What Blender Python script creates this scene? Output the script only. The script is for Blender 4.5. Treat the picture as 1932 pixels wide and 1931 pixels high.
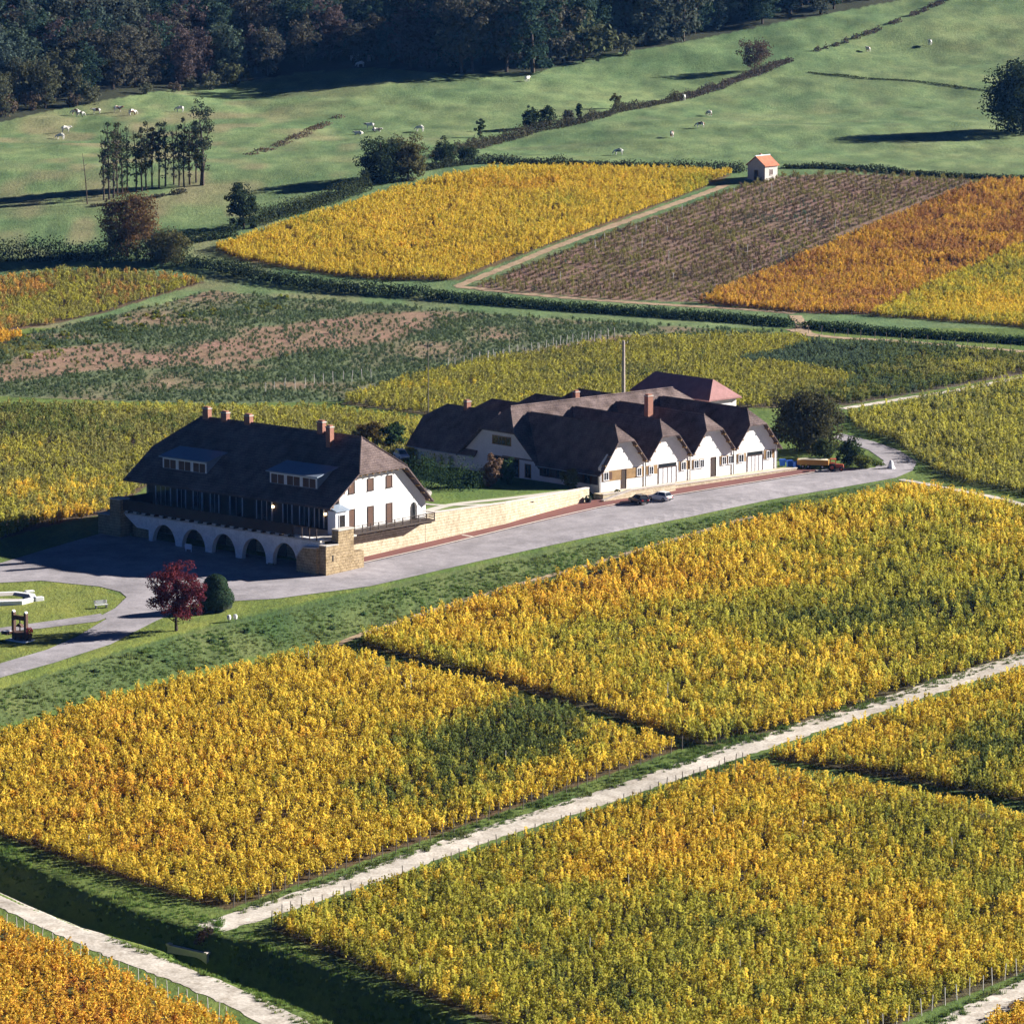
import bpy, bmesh, math, random
import numpy as np
from mathutils import Vector, Matrix
from mathutils.geometry import delaunay_2d_cdt

for o in list(bpy.data.objects): bpy.data.objects.remove(o, do_unlink=True)
scene = bpy.context.scene
COL = scene.collection
R = math.radians

# ------------------------------------------------------------------ camera, sky, sun, exposure
FPX, PITCH, CAMH, CPX = 8500.0, R(9.0), 108.0, 966.0      # focal length in pixels of a 1932 px wide view
cd = bpy.data.cameras.new('camera'); cam = bpy.data.objects.new('camera', cd); COL.objects.link(cam)
cam.location = (0, 0, CAMH); cam.rotation_euler = (R(90) - PITCH, 0, 0)
cd.sensor_fit = 'HORIZONTAL'; cd.sensor_width = 36.0; cd.lens = 36.0 * FPX / 1932.0
cd.clip_start = 1.0; cd.clip_end = 6000.0
scene.camera = cam

SUN_EL = R(21.0)
SUN_XY = Vector((0.94, 0.34)).normalized()
SUN = Vector((SUN_XY.x * math.cos(SUN_EL), SUN_XY.y * math.cos(SUN_EL), math.sin(SUN_EL)))
world = bpy.data.worlds.new('World'); scene.world = world; world.use_nodes = True
wn = world.node_tree.nodes; wn.clear()
sky = wn.new('ShaderNodeTexSky'); sky.sky_type = 'NISHITA'; sky.sun_disc = False
sky.sun_elevation = SUN_EL; sky.sun_rotation = math.atan2(SUN.x, SUN.y); sky.altitude = 300; sky.air_density = .13; sky.dust_density = 0.0; sky.ozone_density = 9.0
bg = wn.new('ShaderNodeBackground'); bg.inputs['Strength'].default_value = 0.05
wo = wn.new('ShaderNodeOutputWorld')
world.node_tree.links.new(sky.outputs[0], bg.inputs[0]); world.node_tree.links.new(bg.outputs[0], wo.inputs[0])
sl = bpy.data.lights.new('sun', 'SUN'); sl.energy = 5.0; sl.angle = R(0.5); sl.color = (1.0, 0.95, 0.88)
so = bpy.data.objects.new('sun', sl); COL.objects.link(so); so.location = (200, 300, 300)
so.rotation_euler = SUN.to_track_quat('Z', 'Y').to_euler()
scene.view_settings.view_transform = 'Standard'; scene.view_settings.look = 'None'
scene.view_settings.gamma = 1.0; scene.view_settings.exposure = 1.6

# ------------------------------------------------------------------ projection and terrain
def ray(px, py):
    x = (px - CPX) / FPX; y = -(py - CPX) / FPX
    return (x, math.cos(PITCH) + y * math.sin(PITCH), -math.sin(PITCH) + y * math.cos(PITCH))
def at_z(px, py, z):
    d = ray(px, py); t = (z - CAMH) / d[2]; return (d[0]*t, d[1]*t, z)
def project(X, Y, Z):
    Zr = Z - CAMH
    dep = Y*math.cos(PITCH) - Zr*math.sin(PITCH); up = Y*math.sin(PITCH) + Zr*math.cos(PITCH)
    return CPX + FPX*X/dep, CPX - FPX*up/dep, FPX/dep
KV = 1932/2295
def z1(x, y): return ((200 + x/2.415)*KV, (880 + y/2.415)*KV)
def z2(x, y): m = 1932/950; return ((850 + x/m)*KV, (800 + y/m)*KV)

def vnoise(X, Y, s, seed=0):
    x = np.asarray(X, float)/s + seed*17.3; y = np.asarray(Y, float)/s + seed*9.1
    xi = np.floor(x).astype(np.int64); yi = np.floor(y).astype(np.int64); fx = x - xi; fy = y - yi
    fx = fx*fx*(3 - 2*fx); fy = fy*fy*(3 - 2*fy)
    def h(a, b):
        n = (a*374761393 + b*668265263 + seed*362437) & 0xffffffff
        n = ((n ^ (n >> 13))*1274126177) & 0xffffffff
        return ((n ^ (n >> 16)) & 0xffff)/65535.0
    return (h(xi, yi)*(1-fx) + h(xi+1, yi)*fx)*(1-fy) + (h(xi, yi+1)*(1-fx) + h(xi+1, yi+1)*fx)*fy
def sst(t): t = np.clip(t, 0, 1); return t*t*(3 - 2*t)

PY = np.array([-400, 300, 430, 475, 570, 626, 660, 685, 720, 760, 820, 925, 955, 1000, 1045, 1080, 1110, 1200, 1330, 1400, 1500, 1700, 2000, 2600, 5000], float)
PZ = np.array([-9, -9, -9, -8.4, -4.0, -2.2, -.75, .15, .7, 1.8, 2.4, 3.0, 5.2, 11.2, 16.6, 20.4, 20.9, 24.2, 36, 47, 66, 105, 150, 180, 190], float)
# monotone cubic (Fritsch-Carlson)
_h = np.diff(PY); _d = np.diff(PZ)/_h
_m = np.concatenate([[0], np.where(_d[:-1]*_d[1:] > 0, 2*_d[:-1]*_d[1:]/(_d[:-1]+_d[1:]+1e-12), 0), [0]])
def prof(Y):
    Y = np.clip(Y, PY[0], PY[-1]-1e-6); i = np.clip(np.searchsorted(PY, Y, side='right')-1, 0, len(_h)-1)
    t = (Y - PY[i])/_h[i]; h = _h[i]
    return PZ[i]*(2*t**3-3*t**2+1) + h*_m[i]*(t**3-2*t**2+t) + PZ[i+1]*(-2*t**3+3*t**2) + h*_m[i+1]*(t**3-t**2)

# frame of the left house: U along its front (to the right and nearer), V into depth
A_O = Vector((-26.61, 635.30)); A_U = Vector((0.75086, -0.66046)); A_V = Vector((0.66046, 0.75086))
def toA(X, Y):
    qx = np.asarray(X, float) - A_O.x; qy = np.asarray(Y, float) - A_O.y
    return qx*A_U.x + qy*A_U.y, qx*A_V.x + qy*A_V.y
def fromA(s, d): return (A_O.x + A_U.x*s + A_V.x*d, A_O.y + A_U.y*s + A_V.y*d)
def gardenT(d): return np.interp(d, [0, 26, 66, 74, 130], [3.0, 3.0, 1.9, 1.2, 1.2])
DITCH = []          # world polyline, filled below
def segdist(X, Y, pl):
    best = np.full(np.shape(X), 1e9)
    for (a, b) in zip(pl[:-1], pl[1:]):
        ax, ay = a; bx, by = b; L2 = (bx-ax)**2 + (by-ay)**2
        t = np.clip(((X-ax)*(bx-ax) + (Y-ay)*(by-ay))/L2, 0, 1)
        best = np.minimum(best, np.hypot(X-ax-t*(bx-ax), Y-ay-t*(by-ay)))
    return best
def zbase(X, Y):
    X = np.asarray(X, float); Y = np.asarray(Y, float)
    z = prof(Y)
    # grass bank below the road
    px_ = X + 20; py_ = Y - 626; q = px_*0.763 - py_*0.647; p = px_*0.647 + py_*0.763
    B = np.interp(p, [-60, 0, 50, 95], [3.3, 2.6, 1.4, 0.5])
    z = z - B*sst((q + 1.0)/np.interp(p, [-60, 0, 90], [15, 11, 6]))
    # garden terrace between the houses
    s, d = toA(X, Y)
    w = sst((-5.5 - np.interp(d, [44, 62, 80, 105], [0, 3.4, 4.2, 0.5]) - s)/3.0)*sst((d - 9)/5)*sst((s + 47)/4)*(1 - sst((Y - 765)/40))*(1 - sst((d-118)/20))
    z = z*(1-w) + gardenT(d)*w
    # pasture undulation
    wp = sst((Y - 1090)/60)
    z = z + wp*((vnoise(X, Y, 38, 3) - .5)*3.2 + (vnoise(X, Y, 11, 4) - .5)*0.9)
    return z
def zfun(X, Y):
    z = zbase(X, Y)
    if DITCH:
        X = np.asarray(X, float); Y = np.asarray(Y, float)
        for pl, dep, wd in DITCH:
            dd = segdist(X, Y, pl)
            z = z - dep*(1 - sst(dd/wd))
    return z
TS = np.concatenate([np.arange(380, 1500, 1.0), np.arange(1500, 2600, 4.0)])
def G(px, py, f=None):
    f = f or zfun
    dx, dy, dz = ray(px, py)
    t = TS/dy; X = dx*t; Z = CAMH + dz*t
    below = np.nonzero(Z < f(X, TS))[0]
    i = below[0] if len(below) else len(TS)-1
    lo, hi = TS[max(i-1, 0)]/dy, TS[i]/dy
    for _ in range(16):
        m = (lo+hi)/2
        if CAMH + dz*m < float(f(dx*m, dy*m)): hi = m
        else: lo = m
    return Vector((dx*hi, dy*hi, float(f(dx*hi, dy*hi))))
def gz(x, y): return float(zfun(x, y))
def world_poly(pts): return [G(*p) for p in pts]

_dt = [[(-70, 1618), (0, 1645), (105, 1692), (209, 1735), (314, 1764), (372, 1782)], [(412, 1796), (453, 1812), (558, 1850), (673, 1896), (800, 1952), (900, 2000)]]
_dl = [[(g.x, g.y) for g in world_poly(l)] for l in _dt]
DITCH = [(_dl[0], 2.6, 4.6), (_dl[1], 3.4, 6.2)]

def pip(PX, PYY, poly):
    inside = np.zeros(np.shape(PX), bool); n = len(poly)
    for i in range(n):
        x0, y0 = poly[i]; x1, y1 = poly[(i+1) % n]
        if y0 == y1: continue
        c = ((y0 > PYY) != (y1 > PYY)) & (PX < (x1-x0)*(PYY-y0)/(y1-y0) + x0)
        inside ^= c
    return inside

# ------------------------------------------------------------------ materials
MATS = {}
def new_mat(name):
    m = bpy.data.materials.new(name); m.use_nodes = True; nt = m.node_tree; nt.nodes.clear()
    out = nt.nodes.new('ShaderNodeOutputMaterial'); MATS[name] = m
    return m, nt, out
def N(nt, t, **kw):
    n = nt.nodes.new(t)
    for k, v in kw.items(): setattr(n, k, v)
    return n
def mat(name, col, rough=.85, var=.25, scale=1.5, fine=12.0, bump=0.0, spec=.25, metal=0, tint=None, emit=None, course=0, patch=0):
    m, nt, out = new_mat(name); L = nt.links.new
    b = N(nt, 'ShaderNodeBsdfPrincipled'); L(b.outputs[0], out.inputs[0])
    b.inputs['Roughness'].default_value = rough; b.inputs['Metallic'].default_value = metal
    b.inputs['Specular IOR Level'].default_value = spec
    geo = N(nt, 'ShaderNodeNewGeometry')
    n1 = N(nt, 'ShaderNodeTexNoise'); n1.inputs['Scale'].default_value = scale; n1.inputs['Detail'].default_value = 5
    n2 = N(nt, 'ShaderNodeTexNoise'); n2.inputs['Scale'].default_value = fine; n2.inputs['Detail'].default_value = 3
    L(geo.outputs['Position'], n1.inputs['Vector']); L(geo.outputs['Position'], n2.inputs['Vector'])
    mx = N(nt, 'ShaderNodeMath', operation='ADD'); L(n1.outputs['Fac'], mx.inputs[0]); L(n2.outputs['Fac'], mx.inputs[1])
    mr = N(nt, 'ShaderNodeMapRange'); mr.inputs['From Min'].default_value = .7; mr.inputs['From Max'].default_value = 1.3
    L(mx.outputs[0], mr.inputs['Value'])
    mc = N(nt, 'ShaderNodeMix', data_type='RGBA'); L(mr.outputs[0], mc.inputs[0])
    c2 = tint or tuple(min(1, c*(1+var)) for c in col)
    mc.inputs[6].default_value = (*[c*(1-var) for c in col], 1); mc.inputs[7].default_value = (*c2, 1)
    csock = mc.outputs[2]
    if course:
        sx = N(nt, 'ShaderNodeSeparateXYZ'); L(geo.outputs['Position'], sx.inputs[0])
        md = N(nt, 'ShaderNodeMath', operation='MULTIPLY'); md.inputs[1].default_value = 1/course; L(sx.outputs['Z'], md.inputs[0])
        fr = N(nt, 'ShaderNodeMath', operation='FRACT'); L(md.outputs[0], fr.inputs[0])
        cr = N(nt, 'ShaderNodeMapRange'); cr.inputs['From Max'].default_value = .35; cr.inputs['To Min'].default_value = .6; cr.inputs['To Max'].default_value = 1.08; L(fr.outputs[0], cr.inputs['Value'])
        hv = N(nt, 'ShaderNodeHueSaturation'); L(csock, hv.inputs['Color']); L(cr.outputs[0], hv.inputs['Value']); csock = hv.outputs[0]
    if patch:
        n3 = N(nt, 'ShaderNodeTexNoise'); n3.inputs['Scale'].default_value = .09; n3.inputs['Detail'].default_value = 7; n3.inputs['Roughness'].default_value = .7; L(geo.outputs['Position'], n3.inputs['Vector'])
        pr_ = N(nt, 'ShaderNodeMapRange'); pr_.inputs['From Min'].default_value = .35; pr_.inputs['From Max'].default_value = .65; pr_.inputs['To Min'].default_value = 1-patch; pr_.inputs['To Max'].default_value = 1+patch*.6; L(n3.outputs['Fac'], pr_.inputs['Value'])
        h2 = N(nt, 'ShaderNodeHueSaturation'); L(csock, h2.inputs['Color']); L(pr_.outputs[0], h2.inputs['Value']); csock = h2.outputs[0]
    L(csock, b.inputs['Base Color'])
    if bump:
        bp = N(nt, 'ShaderNodeBump'); bp.inputs['Strength'].default_value = bump; bp.inputs['Distance'].default_value = .05
        L(n2.outputs['Fac'], bp.inputs['Height']); L(bp.outputs[0], b.inputs['Normal'])
    if emit:
        b.inputs['Emission Color'].default_value = (*emit[0], 1); b.inputs['Emission Strength'].default_value = emit[1]
    return m
def leaf_mat(name, trans=.45, attr=None):
    # colour: object colour (trees) or per-plant attribute (vines), varied leaf by leaf
    m, nt, out = new_mat(name); L = nt.links.new
    if attr:
        a = N(nt, 'ShaderNodeAttribute', attribute_type='INSTANCER', attribute_name=attr); colsock = a.outputs['Color']
    else:
        a = N(nt, 'ShaderNodeObjectInfo'); colsock = a.outputs['Color']
    lv = N(nt, 'ShaderNodeAttribute', attribute_type='GEOMETRY', attribute_name='lv')
    hsv = N(nt, 'ShaderNodeHueSaturation')
    L(colsock, hsv.inputs['Color'])
    mr = N(nt, 'ShaderNodeMapRange'); mr.inputs['To Min'].default_value = .62; mr.inputs['To Max'].default_value = 1.3
    L(lv.outputs['Fac'], mr.inputs['Value']); L(mr.outputs[0], hsv.inputs['Value'])
    mh = N(nt, 'ShaderNodeMapRange'); mh.inputs['To Min'].default_value = .485; mh.inputs['To Max'].default_value = .52
    mm = N(nt, 'ShaderNodeMath', operation='FRACT'); mk = N(nt, 'ShaderNodeMath', operation='MULTIPLY'); mk.inputs[1].default_value = 7.31
    L(lv.outputs['Fac'], mk.inputs[0]); L(mk.outputs[0], mm.inputs[0]); L(mm.outputs[0], mh.inputs['Value']); L(mh.outputs[0], hsv.inputs['Hue'])
    d = N(nt, 'ShaderNodeBsdfDiffuse'); t = N(nt, 'ShaderNodeBsdfTranslucent'); mix = N(nt, 'ShaderNodeMixShader')
    mix.inputs[0].default_value = trans
    L(hsv.outputs[0], d.inputs['Color']); L(hsv.outputs[0], t.inputs['Color'])
    L(d.outputs[0], mix.inputs[1]); L(t.outputs[0], mix.inputs[2]); L(mix.outputs[0], out.inputs[0])
    return m
M_VINE = leaf_mat('vine_leaf', .4, 'vcol'); M_LEAF = leaf_mat('tree_leaf', .3); M_GRASS = leaf_mat('grass_blade', .35, 'vcol')
M_NEEDLE = leaf_mat('needle_leaf', .08)
M_BARK = mat('bark', (.075, .055, .042), .95, .4, 2, 9, .5)
M_WHITE = mat('white_render', (.78, .76, .73), .9, .08, .7, 5, .2, patch=.08)
M_STONEW = mat('white_rubble_wall', (.72, .70, .68), .9, .16, 1.2, 3.5, .5)
M_STONE = mat('ochre_stone', (.27, .19, .10), .92, .35, 1.2, 4.0, .8, tint=(.42, .32, .19), course=.42, patch=.2)
M_STONEB = mat('buff_wall_stone', (.46, .37, .24), .92, .25, 1.2, 4.5, .8, tint=(.62, .53, .38), course=.42, patch=.12)
M_ROOF = mat('brown_flat_tile', (.105, .076, .07), .92, .4, .6, 5, .6, spec=.05, tint=(.215, .162, .15), course=.3, patch=.25)
M_ROOFP = mat('pink_tile', (.33, .17, .16), .85, .2, .8, 7, .5)
M_ROOFR = mat('red_tile', (.42, .15, .08), .85, .25, 1, 8, .5)
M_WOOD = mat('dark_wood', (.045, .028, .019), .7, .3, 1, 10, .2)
M_WOODB = mat('brown_shutter', (.095, .045, .026), .7, .2, 1, 10, .2)
M_WOODO = mat('ochre_boards', (.27, .165, .07), .75, .25, 1.2, 10, .3)
M_FRAME = mat('white_paint', (.74, .74, .76), .6, .05, 1, 8)
M_GLASS = mat('window_glass', (.02, .022, .028), .08, .1, 1, 4, 0, .6)
M_ZINC = mat('zinc_sheet', (.22, .27, .34), .45, .12, .6, 4, 0, .4)
M_BRICK = mat('chimney_brick', (.32, .15, .105), .9, .25, 2, 9, .4)
M_CONC = mat('concrete', (.50, .46, .41), .9, .15, 1, 7, .3)
M_BLACK = mat('near_black', (.03, .028, .027), .95, .2)  # even near-black fill of the slit window
M_POSTW = mat('pale_post', (.48, .46, .43), .9, .2, 3, 15)
M_POSTD = mat('weathered_post', (.14, .12, .10), .9, .3, 3, 15)
M_ASPH = mat('pale_asphalt', (.31, .285, .30), .95, .2, .5, 3.0, .3, patch=.3)
M_GRAVEL = mat('limestone_gravel', (.48, .41, .33), .95, .25, .5, 3.0, .6, tint=(.70, .64, .56), patch=.25)
M_RED = mat('red_paving', (.18, .07, .06), .9, .15, .5, 6, .2)
M_KERB = mat('kerb_stone', (.55, .49, .44), .9, .12, 1, 6, .2)
M_DIRT = mat('dirt_track', (.33, .22, .13), .95, .3, .4, 3.0, .3, tint=(.45, .33, .21))
M_PATH = mat('garden_gravel', (.52, .48, .42), .95, .1, .6, 5, .2)

def ground_mat():
    m, nt, out = new_mat('ground_cover'); L = nt.links.new
    b = N(nt, 'ShaderNodeBsdfPrincipled'); L(b.outputs[0], out.inputs[0]); b.inputs['Roughness'].default_value = .95
    b.inputs['Specular IOR Level'].default_value = .1
    at = N(nt, 'ShaderNodeAttribute', attribute_type='GEOMETRY', attribute_name='cover')
    geo = N(nt, 'ShaderNodeNewGeometry')
    mp = N(nt, 'ShaderNodeMapping'); mp.inputs['Scale'].default_value = (1, .45, 1); L(geo.outputs['Position'], mp.inputs['Vector'])
    n1 = N(nt, 'ShaderNodeTexNoise'); n1.inputs['Scale'].default_value = .16; n1.inputs['Detail'].default_value = 6; n1.inputs['Roughness'].default_value = .65
    n2 = N(nt, 'ShaderNodeTexNoise'); n2.inputs['Scale'].default_value = 1.6; n2.inputs['Detail'].default_value = 5; n2.inputs['Roughness'].default_value = .7
    for n in (n1, n2): L(mp.outputs[0], n.inputs['Vector'])
    ad = N(nt, 'ShaderNodeMath', operation='ADD'); L(n1.outputs['Fac'], ad.inputs[0]); L(n2.outputs['Fac'], ad.inputs[1])
    mr = N(nt, 'ShaderNodeMapRange'); mr.inputs['From Min'].default_value = .65; mr.inputs['From Max'].default_value = 1.35
    mr.inputs['To Min'].default_value = .5; mr.inputs['To Max'].default_value = 1.5; L(ad.outputs[0], mr.inputs['Value'])
    hsv = N(nt, 'ShaderNodeHueSaturation'); L(at.outputs['Color'], hsv.inputs['Color']); L(mr.outputs[0], hsv.inputs['Value'])
    mh = N(nt, 'ShaderNodeMapRange'); mh.inputs['From Min'].default_value = .3; mh.inputs['From Max'].default_value = .7
    mh.inputs['To Min'].default_value = .525; mh.inputs['To Max'].default_value = .475
    L(n1.outputs['Fac'], mh.inputs['Value']); L(mh.outputs[0], hsv.inputs['Hue'])
    L(hsv.outputs[0], b.inputs['Base Color'])
    bp = N(nt, 'ShaderNodeBump'); bp.inputs['Strength'].default_value = .7; bp.inputs['Distance'].default_value = .25
    L(n2.outputs['Fac'], bp.inputs['Height']); L(bp.outputs[0], b.inputs['Normal'])
    return m
M_GROUND = ground_mat()

# ------------------------------------------------------------------ mesh helpers
ZOFF = 0.0
class MB:
    def __init__(s): s.v = []; s.f = []
    def add(s, vs, fs):
        o = len(s.v); s.v += [tuple(v) for v in vs]; s.f += [tuple(i+o for i in f) for f in fs]; return s
    def box(s, x0, x1, y0, y1, z0, z1):
        return s.add([(x0,y0,z0),(x1,y0,z0),(x1,y1,z0),(x0,y1,z0),(x0,y0,z1),(x1,y0,z1),(x1,y1,z1),(x0,y1,z1)],
                     [(0,3,2,1),(4,5,6,7),(0,1,5,4),(1,2,6,5),(2,3,7,6),(3,0,4,7)])
    def prism(s, pts, ax, a, b):
        n = len(pts)
        def P(p, q): return {'x': (q, p[0], p[1]), 'y': (p[0], q, p[1]), 'z': (p[0], p[1], q)}[ax]
        return s.add([P(p, a) for p in pts] + [P(p, b) for p in pts],
                     [tuple(range(n)), tuple(range(2*n-1, n-1, -1))] + [(i, (i+1) % n, n+(i+1) % n, n+i) for i in range(n)])
    def cyl(s, p0, p1, r0, r1=None, n=8):
        r1 = r0 if r1 is None else r1; p0 = Vector(p0); p1 = Vector(p1); d = (p1-p0).normalized()
        a = d.orthogonal().normalized(); b = d.cross(a)
        vs = []
        for p, r in ((p0, r0), (p1, r1)):
            for i in range(n):
                t = 2*math.pi*i/n; vs.append(p + (a*math.cos(t) + b*math.sin(t))*r)
        return s.add(vs, [tuple(range(n-1, -1, -1)), tuple(range(n, 2*n))] + [(i, (i+1) % n, n+(i+1) % n, n+i) for i in range(n)])
    def tube(s, pts, rad, n=6):
        for (p, q, r, t) in zip(pts[:-1], pts[1:], rad[:-1], rad[1:]): s.cyl(p, q, r, t, n)
        return s
    def lathe(s, prof_, n=16, c=(0, 0, 0)):
        k = len(prof_); vs = []
        for (r, z) in prof_:
            for i in range(n):
                t = 2*math.pi*i/n; vs.append((c[0]+r*math.cos(t), c[1]+r*math.sin(t), c[2]+z))
        fs = [(j*n+i, j*n+(i+1) % n, (j+1)*n+(i+1) % n, (j+1)*n+i) for j in range(k-1) for i in range(n)]
        return s.add(vs, fs + [tuple(range(n-1, -1, -1)), tuple(range((k-1)*n, k*n))])
    def shell(s, vs, fs, th):
        # a roof skin with thickness th measured downwards
        n = len(vs); cnt = {}
        for f in fs:
            for i in range(len(f)):
                e = (f[i], f[(i+1) % len(f)]); cnt[tuple(sorted(e))] = cnt.get(tuple(sorted(e)), []) + [e]
        sides = [(e[0][0], e[0][1], e[0][1]+n, e[0][0]+n) for e in cnt.values() if len(e) == 1]
        return s.add(list(vs) + [(v[0], v[1], v[2]-th) for v in vs], list(fs) + [tuple(i+n for i in reversed(f)) for f in fs] + sides)
    def mesh(s, name, m):
        me = bpy.data.meshes.new(name); me.from_pydata([(x, y, z+ZOFF) for x, y, z in s.v], [], s.f)
        bm = bmesh.new(); bm.from_mesh(me); bmesh.ops.recalc_face_normals(bm, faces=bm.faces); bm.to_mesh(me); bm.free()
        me.materials.append(m); return me
    def build(s, name, m, parent=None, loc=None, smooth=False, bevel=0):
        if ZOFF and parent is None: parent = HA
        me = s.mesh(name, m)
        if bevel:
            bm = bmesh.new(); bm.from_mesh(me)
            bmesh.ops.bevel(bm, geom=bm.edges[:], offset=bevel, segments=2, affect='EDGES', profile=.5); bm.to_mesh(me); bm.free()
        if smooth: me.polygons.foreach_set('use_smooth', [True]*len(me.polygons))
        return link(name, me, parent, loc)
def link(name, me, parent=None, loc=None):
    o = bpy.data.objects.new(name, me); COL.objects.link(o)
    if parent: o.parent = parent
    if loc is not None: o.location = loc
    return o
def tag(o, label, cat, group=None):
    o['label'] = label; o['category'] = cat
    if group: o['group'] = group
    return o
def thing(name, loc, rz=0, label=None, cat=None, group=None, sc=None):
    o = link(name, None, None, loc); o.rotation_euler = (0, 0, rz); o.empty_display_size = .3
    if sc: o.scale = sc if hasattr(sc, '__len__') else (sc, sc, sc)
    if label: tag(o, label, cat, group)
    return o
def struct(o): o['kind'] = 'structure'; return o
def copy_tree(o, parent=None):
    c = o.copy(); COL.objects.link(c); c.parent = parent
    for ch in list(o.children): copy_tree(ch, c)
    return c

# ------------------------------------------------------------------ fields (outlines on the ground, given as picture points)
GOLD = (.69,.445,.065); YEL = (.69,.52,.075); ORA = (.66,.365,.06); LIM = (.46,.425,.07); GRN = (.15,.18,.05)
RUST = (.42,.16,.05); TEAL = (.11,.155,.09); ORB = (.52,.285,.085); RUB = (.36,.17,.07); DRYB = (.17,.115,.075); WGR = (.12,.165,.065); WTL = (.10,.145,.085); OLI = (.29,.275,.085)
F = {}
F['centre'] = dict(poly=[(-70,1412),(0,1392),(150,1343),(280,1303),(420,1272),(560,1240),(625,1232),(700,1250),(960,1318),(1285,1412),(1100,1478),(800,1585),(600,1655),(428,1716),(330,1690),(160,1632),(0,1576),(-70,1552)],
    row=((640,1240),(1285,1412)), rs=1.6, ps=.98, h=1.0, grad=[ORA,GOLD,YEL,YEL,YEL,LIM,GRN], off=-.04, ns=22,
    patch=[(960,1395,160,66,.42),(860,1460,150,56,.3),(1060,1350,110,45,.35),(780,1530,150,60,.3),(230,1430,170,90,-.2),(640,1290,120,40,-.12),(420,1420,120,60,-.1)], soil=(.10,.07,.035), gap=.03)
F['upper'] = dict(poly=[(672,1216),(800,1172),(1000,1112),(1240,1045),(1480,978),(1692,926),(1760,930),(1932,968),(2010,984),(2010,1205),(1932,1232),(1700,1305),(1500,1370),(1335,1410),(1150,1352),(900,1280)],
    row=((672,1222),(1335,1412)), rs=1.7, ps=1.0, h=1.12, grad=[GOLD,GOLD,YEL,YEL,LIM,LIM,GRN], off=.02, ns=16,
    patch=[(1150,1120,300,40,-.3),(1450,1170,220,60,.3),(1700,1150,170,80,.22),(1100,1330,200,50,-.2),(1650,950,80,30,-.1),(1860,1000,120,40,.1),(1250,1240,160,50,.12)], soil=(.085,.07,.035), gap=.05)
F['lower'] = dict(poly=[(505,1752),(700,1690),(960,1600),(1200,1520),(1405,1452),(1600,1478),(1932,1548),(2010,1566),(2010,1806),(1932,1834),(1760,1902),(1640,1960),(1560,2010),(1130,2010),(960,1945),(800,1880),(640,1805)],
    row=((1405,1455),(1932,1548)), rs=1.6, ps=.98, h=1.05, grad=[GOLD,GOLD,YEL,YEL,LIM,LIM,GRN], off=.05, ns=17,
    patch=[(1250,1600,150,50,-.25),(1550,1720,200,90,-.08),(1850,1720,100,60,.25),(1000,1850,200,60,.16),(1450,1900,160,40,.12)], soil=(.085,.07,.035), gap=.035)
F['right'] = dict(poly=[(1452,1432),(1600,1385),(1800,1318),(1932,1275),(2010,1250),(2010,1532),(1932,1512),(1700,1472),(1560,1448)],
    row=((1452,1440),(1932,1520)), rs=1.6, ps=1.0, h=1.08, grad=[GOLD,GOLD,YEL,YEL,LIM,GRN], off=.05, ns=14, patch=[(1900,1440,100,60,.25),(1650,1380,100,40,-.15)], soil=(.085,.07,.035), gap=.04)
F['corner'] = dict(poly=[(-70,1712),(0,1748),(120,1800),(260,1862),(390,1922),(560,2010),(-70,2010)],
    row=((330,1895),(100,1965)), rs=1.6, ps=1.0, h=1.0, grad=[RUST,ORA,GOLD,GOLD,YEL,OLI], off=-.02, ns=7, patch=[], soil=(.09,.085,.03), gap=.06)
F['sliver'] = dict(poly=[(1828,1990),(1880,1930),(1932,1900),(2010,1868),(2010,2010),(1830,2010)], row=((1900,1930),(2010,1960)), rs=1.6, ps=1.0, h=1.0, grad=[ORA,GOLD,YEL,LIM], off=0, ns=9, patch=[], soil=(.09,.08,.03), gap=.04)
F['house_side'] = dict(poly=[(-70,772),(0,770),(300,772),(640,778),(800,800),(905,800),(905,880),(640,890),(300,900),(210,968),(100,990),(0,1018),(-70,1035)],
    row=((0,1000),(400,860)), rs=1.9, ps=1.1, h=1.0, grad=[GOLD,YEL,OLI,LIM,OLI,OLI,GRN], off=.12, ns=13, patch=[(100,800,260,30,.28),(120,930,160,50,-.22),(170,990,120,30,-.5),(700,800,160,20,-.2)], soil=(.10,.07,.045), gap=.06)
F['behind'] = dict(poly=[(640,762),(760,722),(900,690),(1040,668),(1200,645),(1500,640),(1540,652),(1380,690),(1450,690),(1620,716),(1560,752),(1480,770),(1400,770),(905,796)],
    row=((700,745),(1500,640)), rs=2.0, ps=1.15, h=1.05, grad=[YEL,LIM,OLI,LIM,OLI,GRN], off=.14, ns=14, patch=[(900,750,260,30,-.35),(1350,660,200,20,-.2),(1300,720,120,30,.1)], soil=(.12,.10,.055), gap=.05)
F['teal_rows'] = dict(poly=[(1540,652),(1700,655),(1932,678),(2010,686),(2010,694),(1932,706),(1800,730),(1590,766),(1560,752),(1620,716),(1450,690),(1380,690)],
    row=((1400,690),(1932,690)), rs=2.0, ps=1.15, h=1.05, grad=[LIM,OLI,GRN,TEAL,TEAL], off=.1, ns=16, patch=[(1500,690,130,30,.4),(1850,700,130,20,-.3)], soil=(.11,.09,.06), gap=.05)
F['loop_side'] = dict(poly=[(1600,790),(1750,757),(1932,720),(2010,702),(2010,958),(1932,932),(1830,915),(1755,888),(1690,836),(1620,812)],
    row=((1620,805),(1932,880)), rs=1.9, ps=1.1, h=1.05, grad=[YEL,LIM,OLI,LIM,OLI,GRN], off=.1, ns=14, patch=[(1700,830,80,20,-.3),(1850,870,120,25,-.15),(1850,770,120,30,.12)], soil=(.08,.10,.035), gap=.06)
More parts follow.
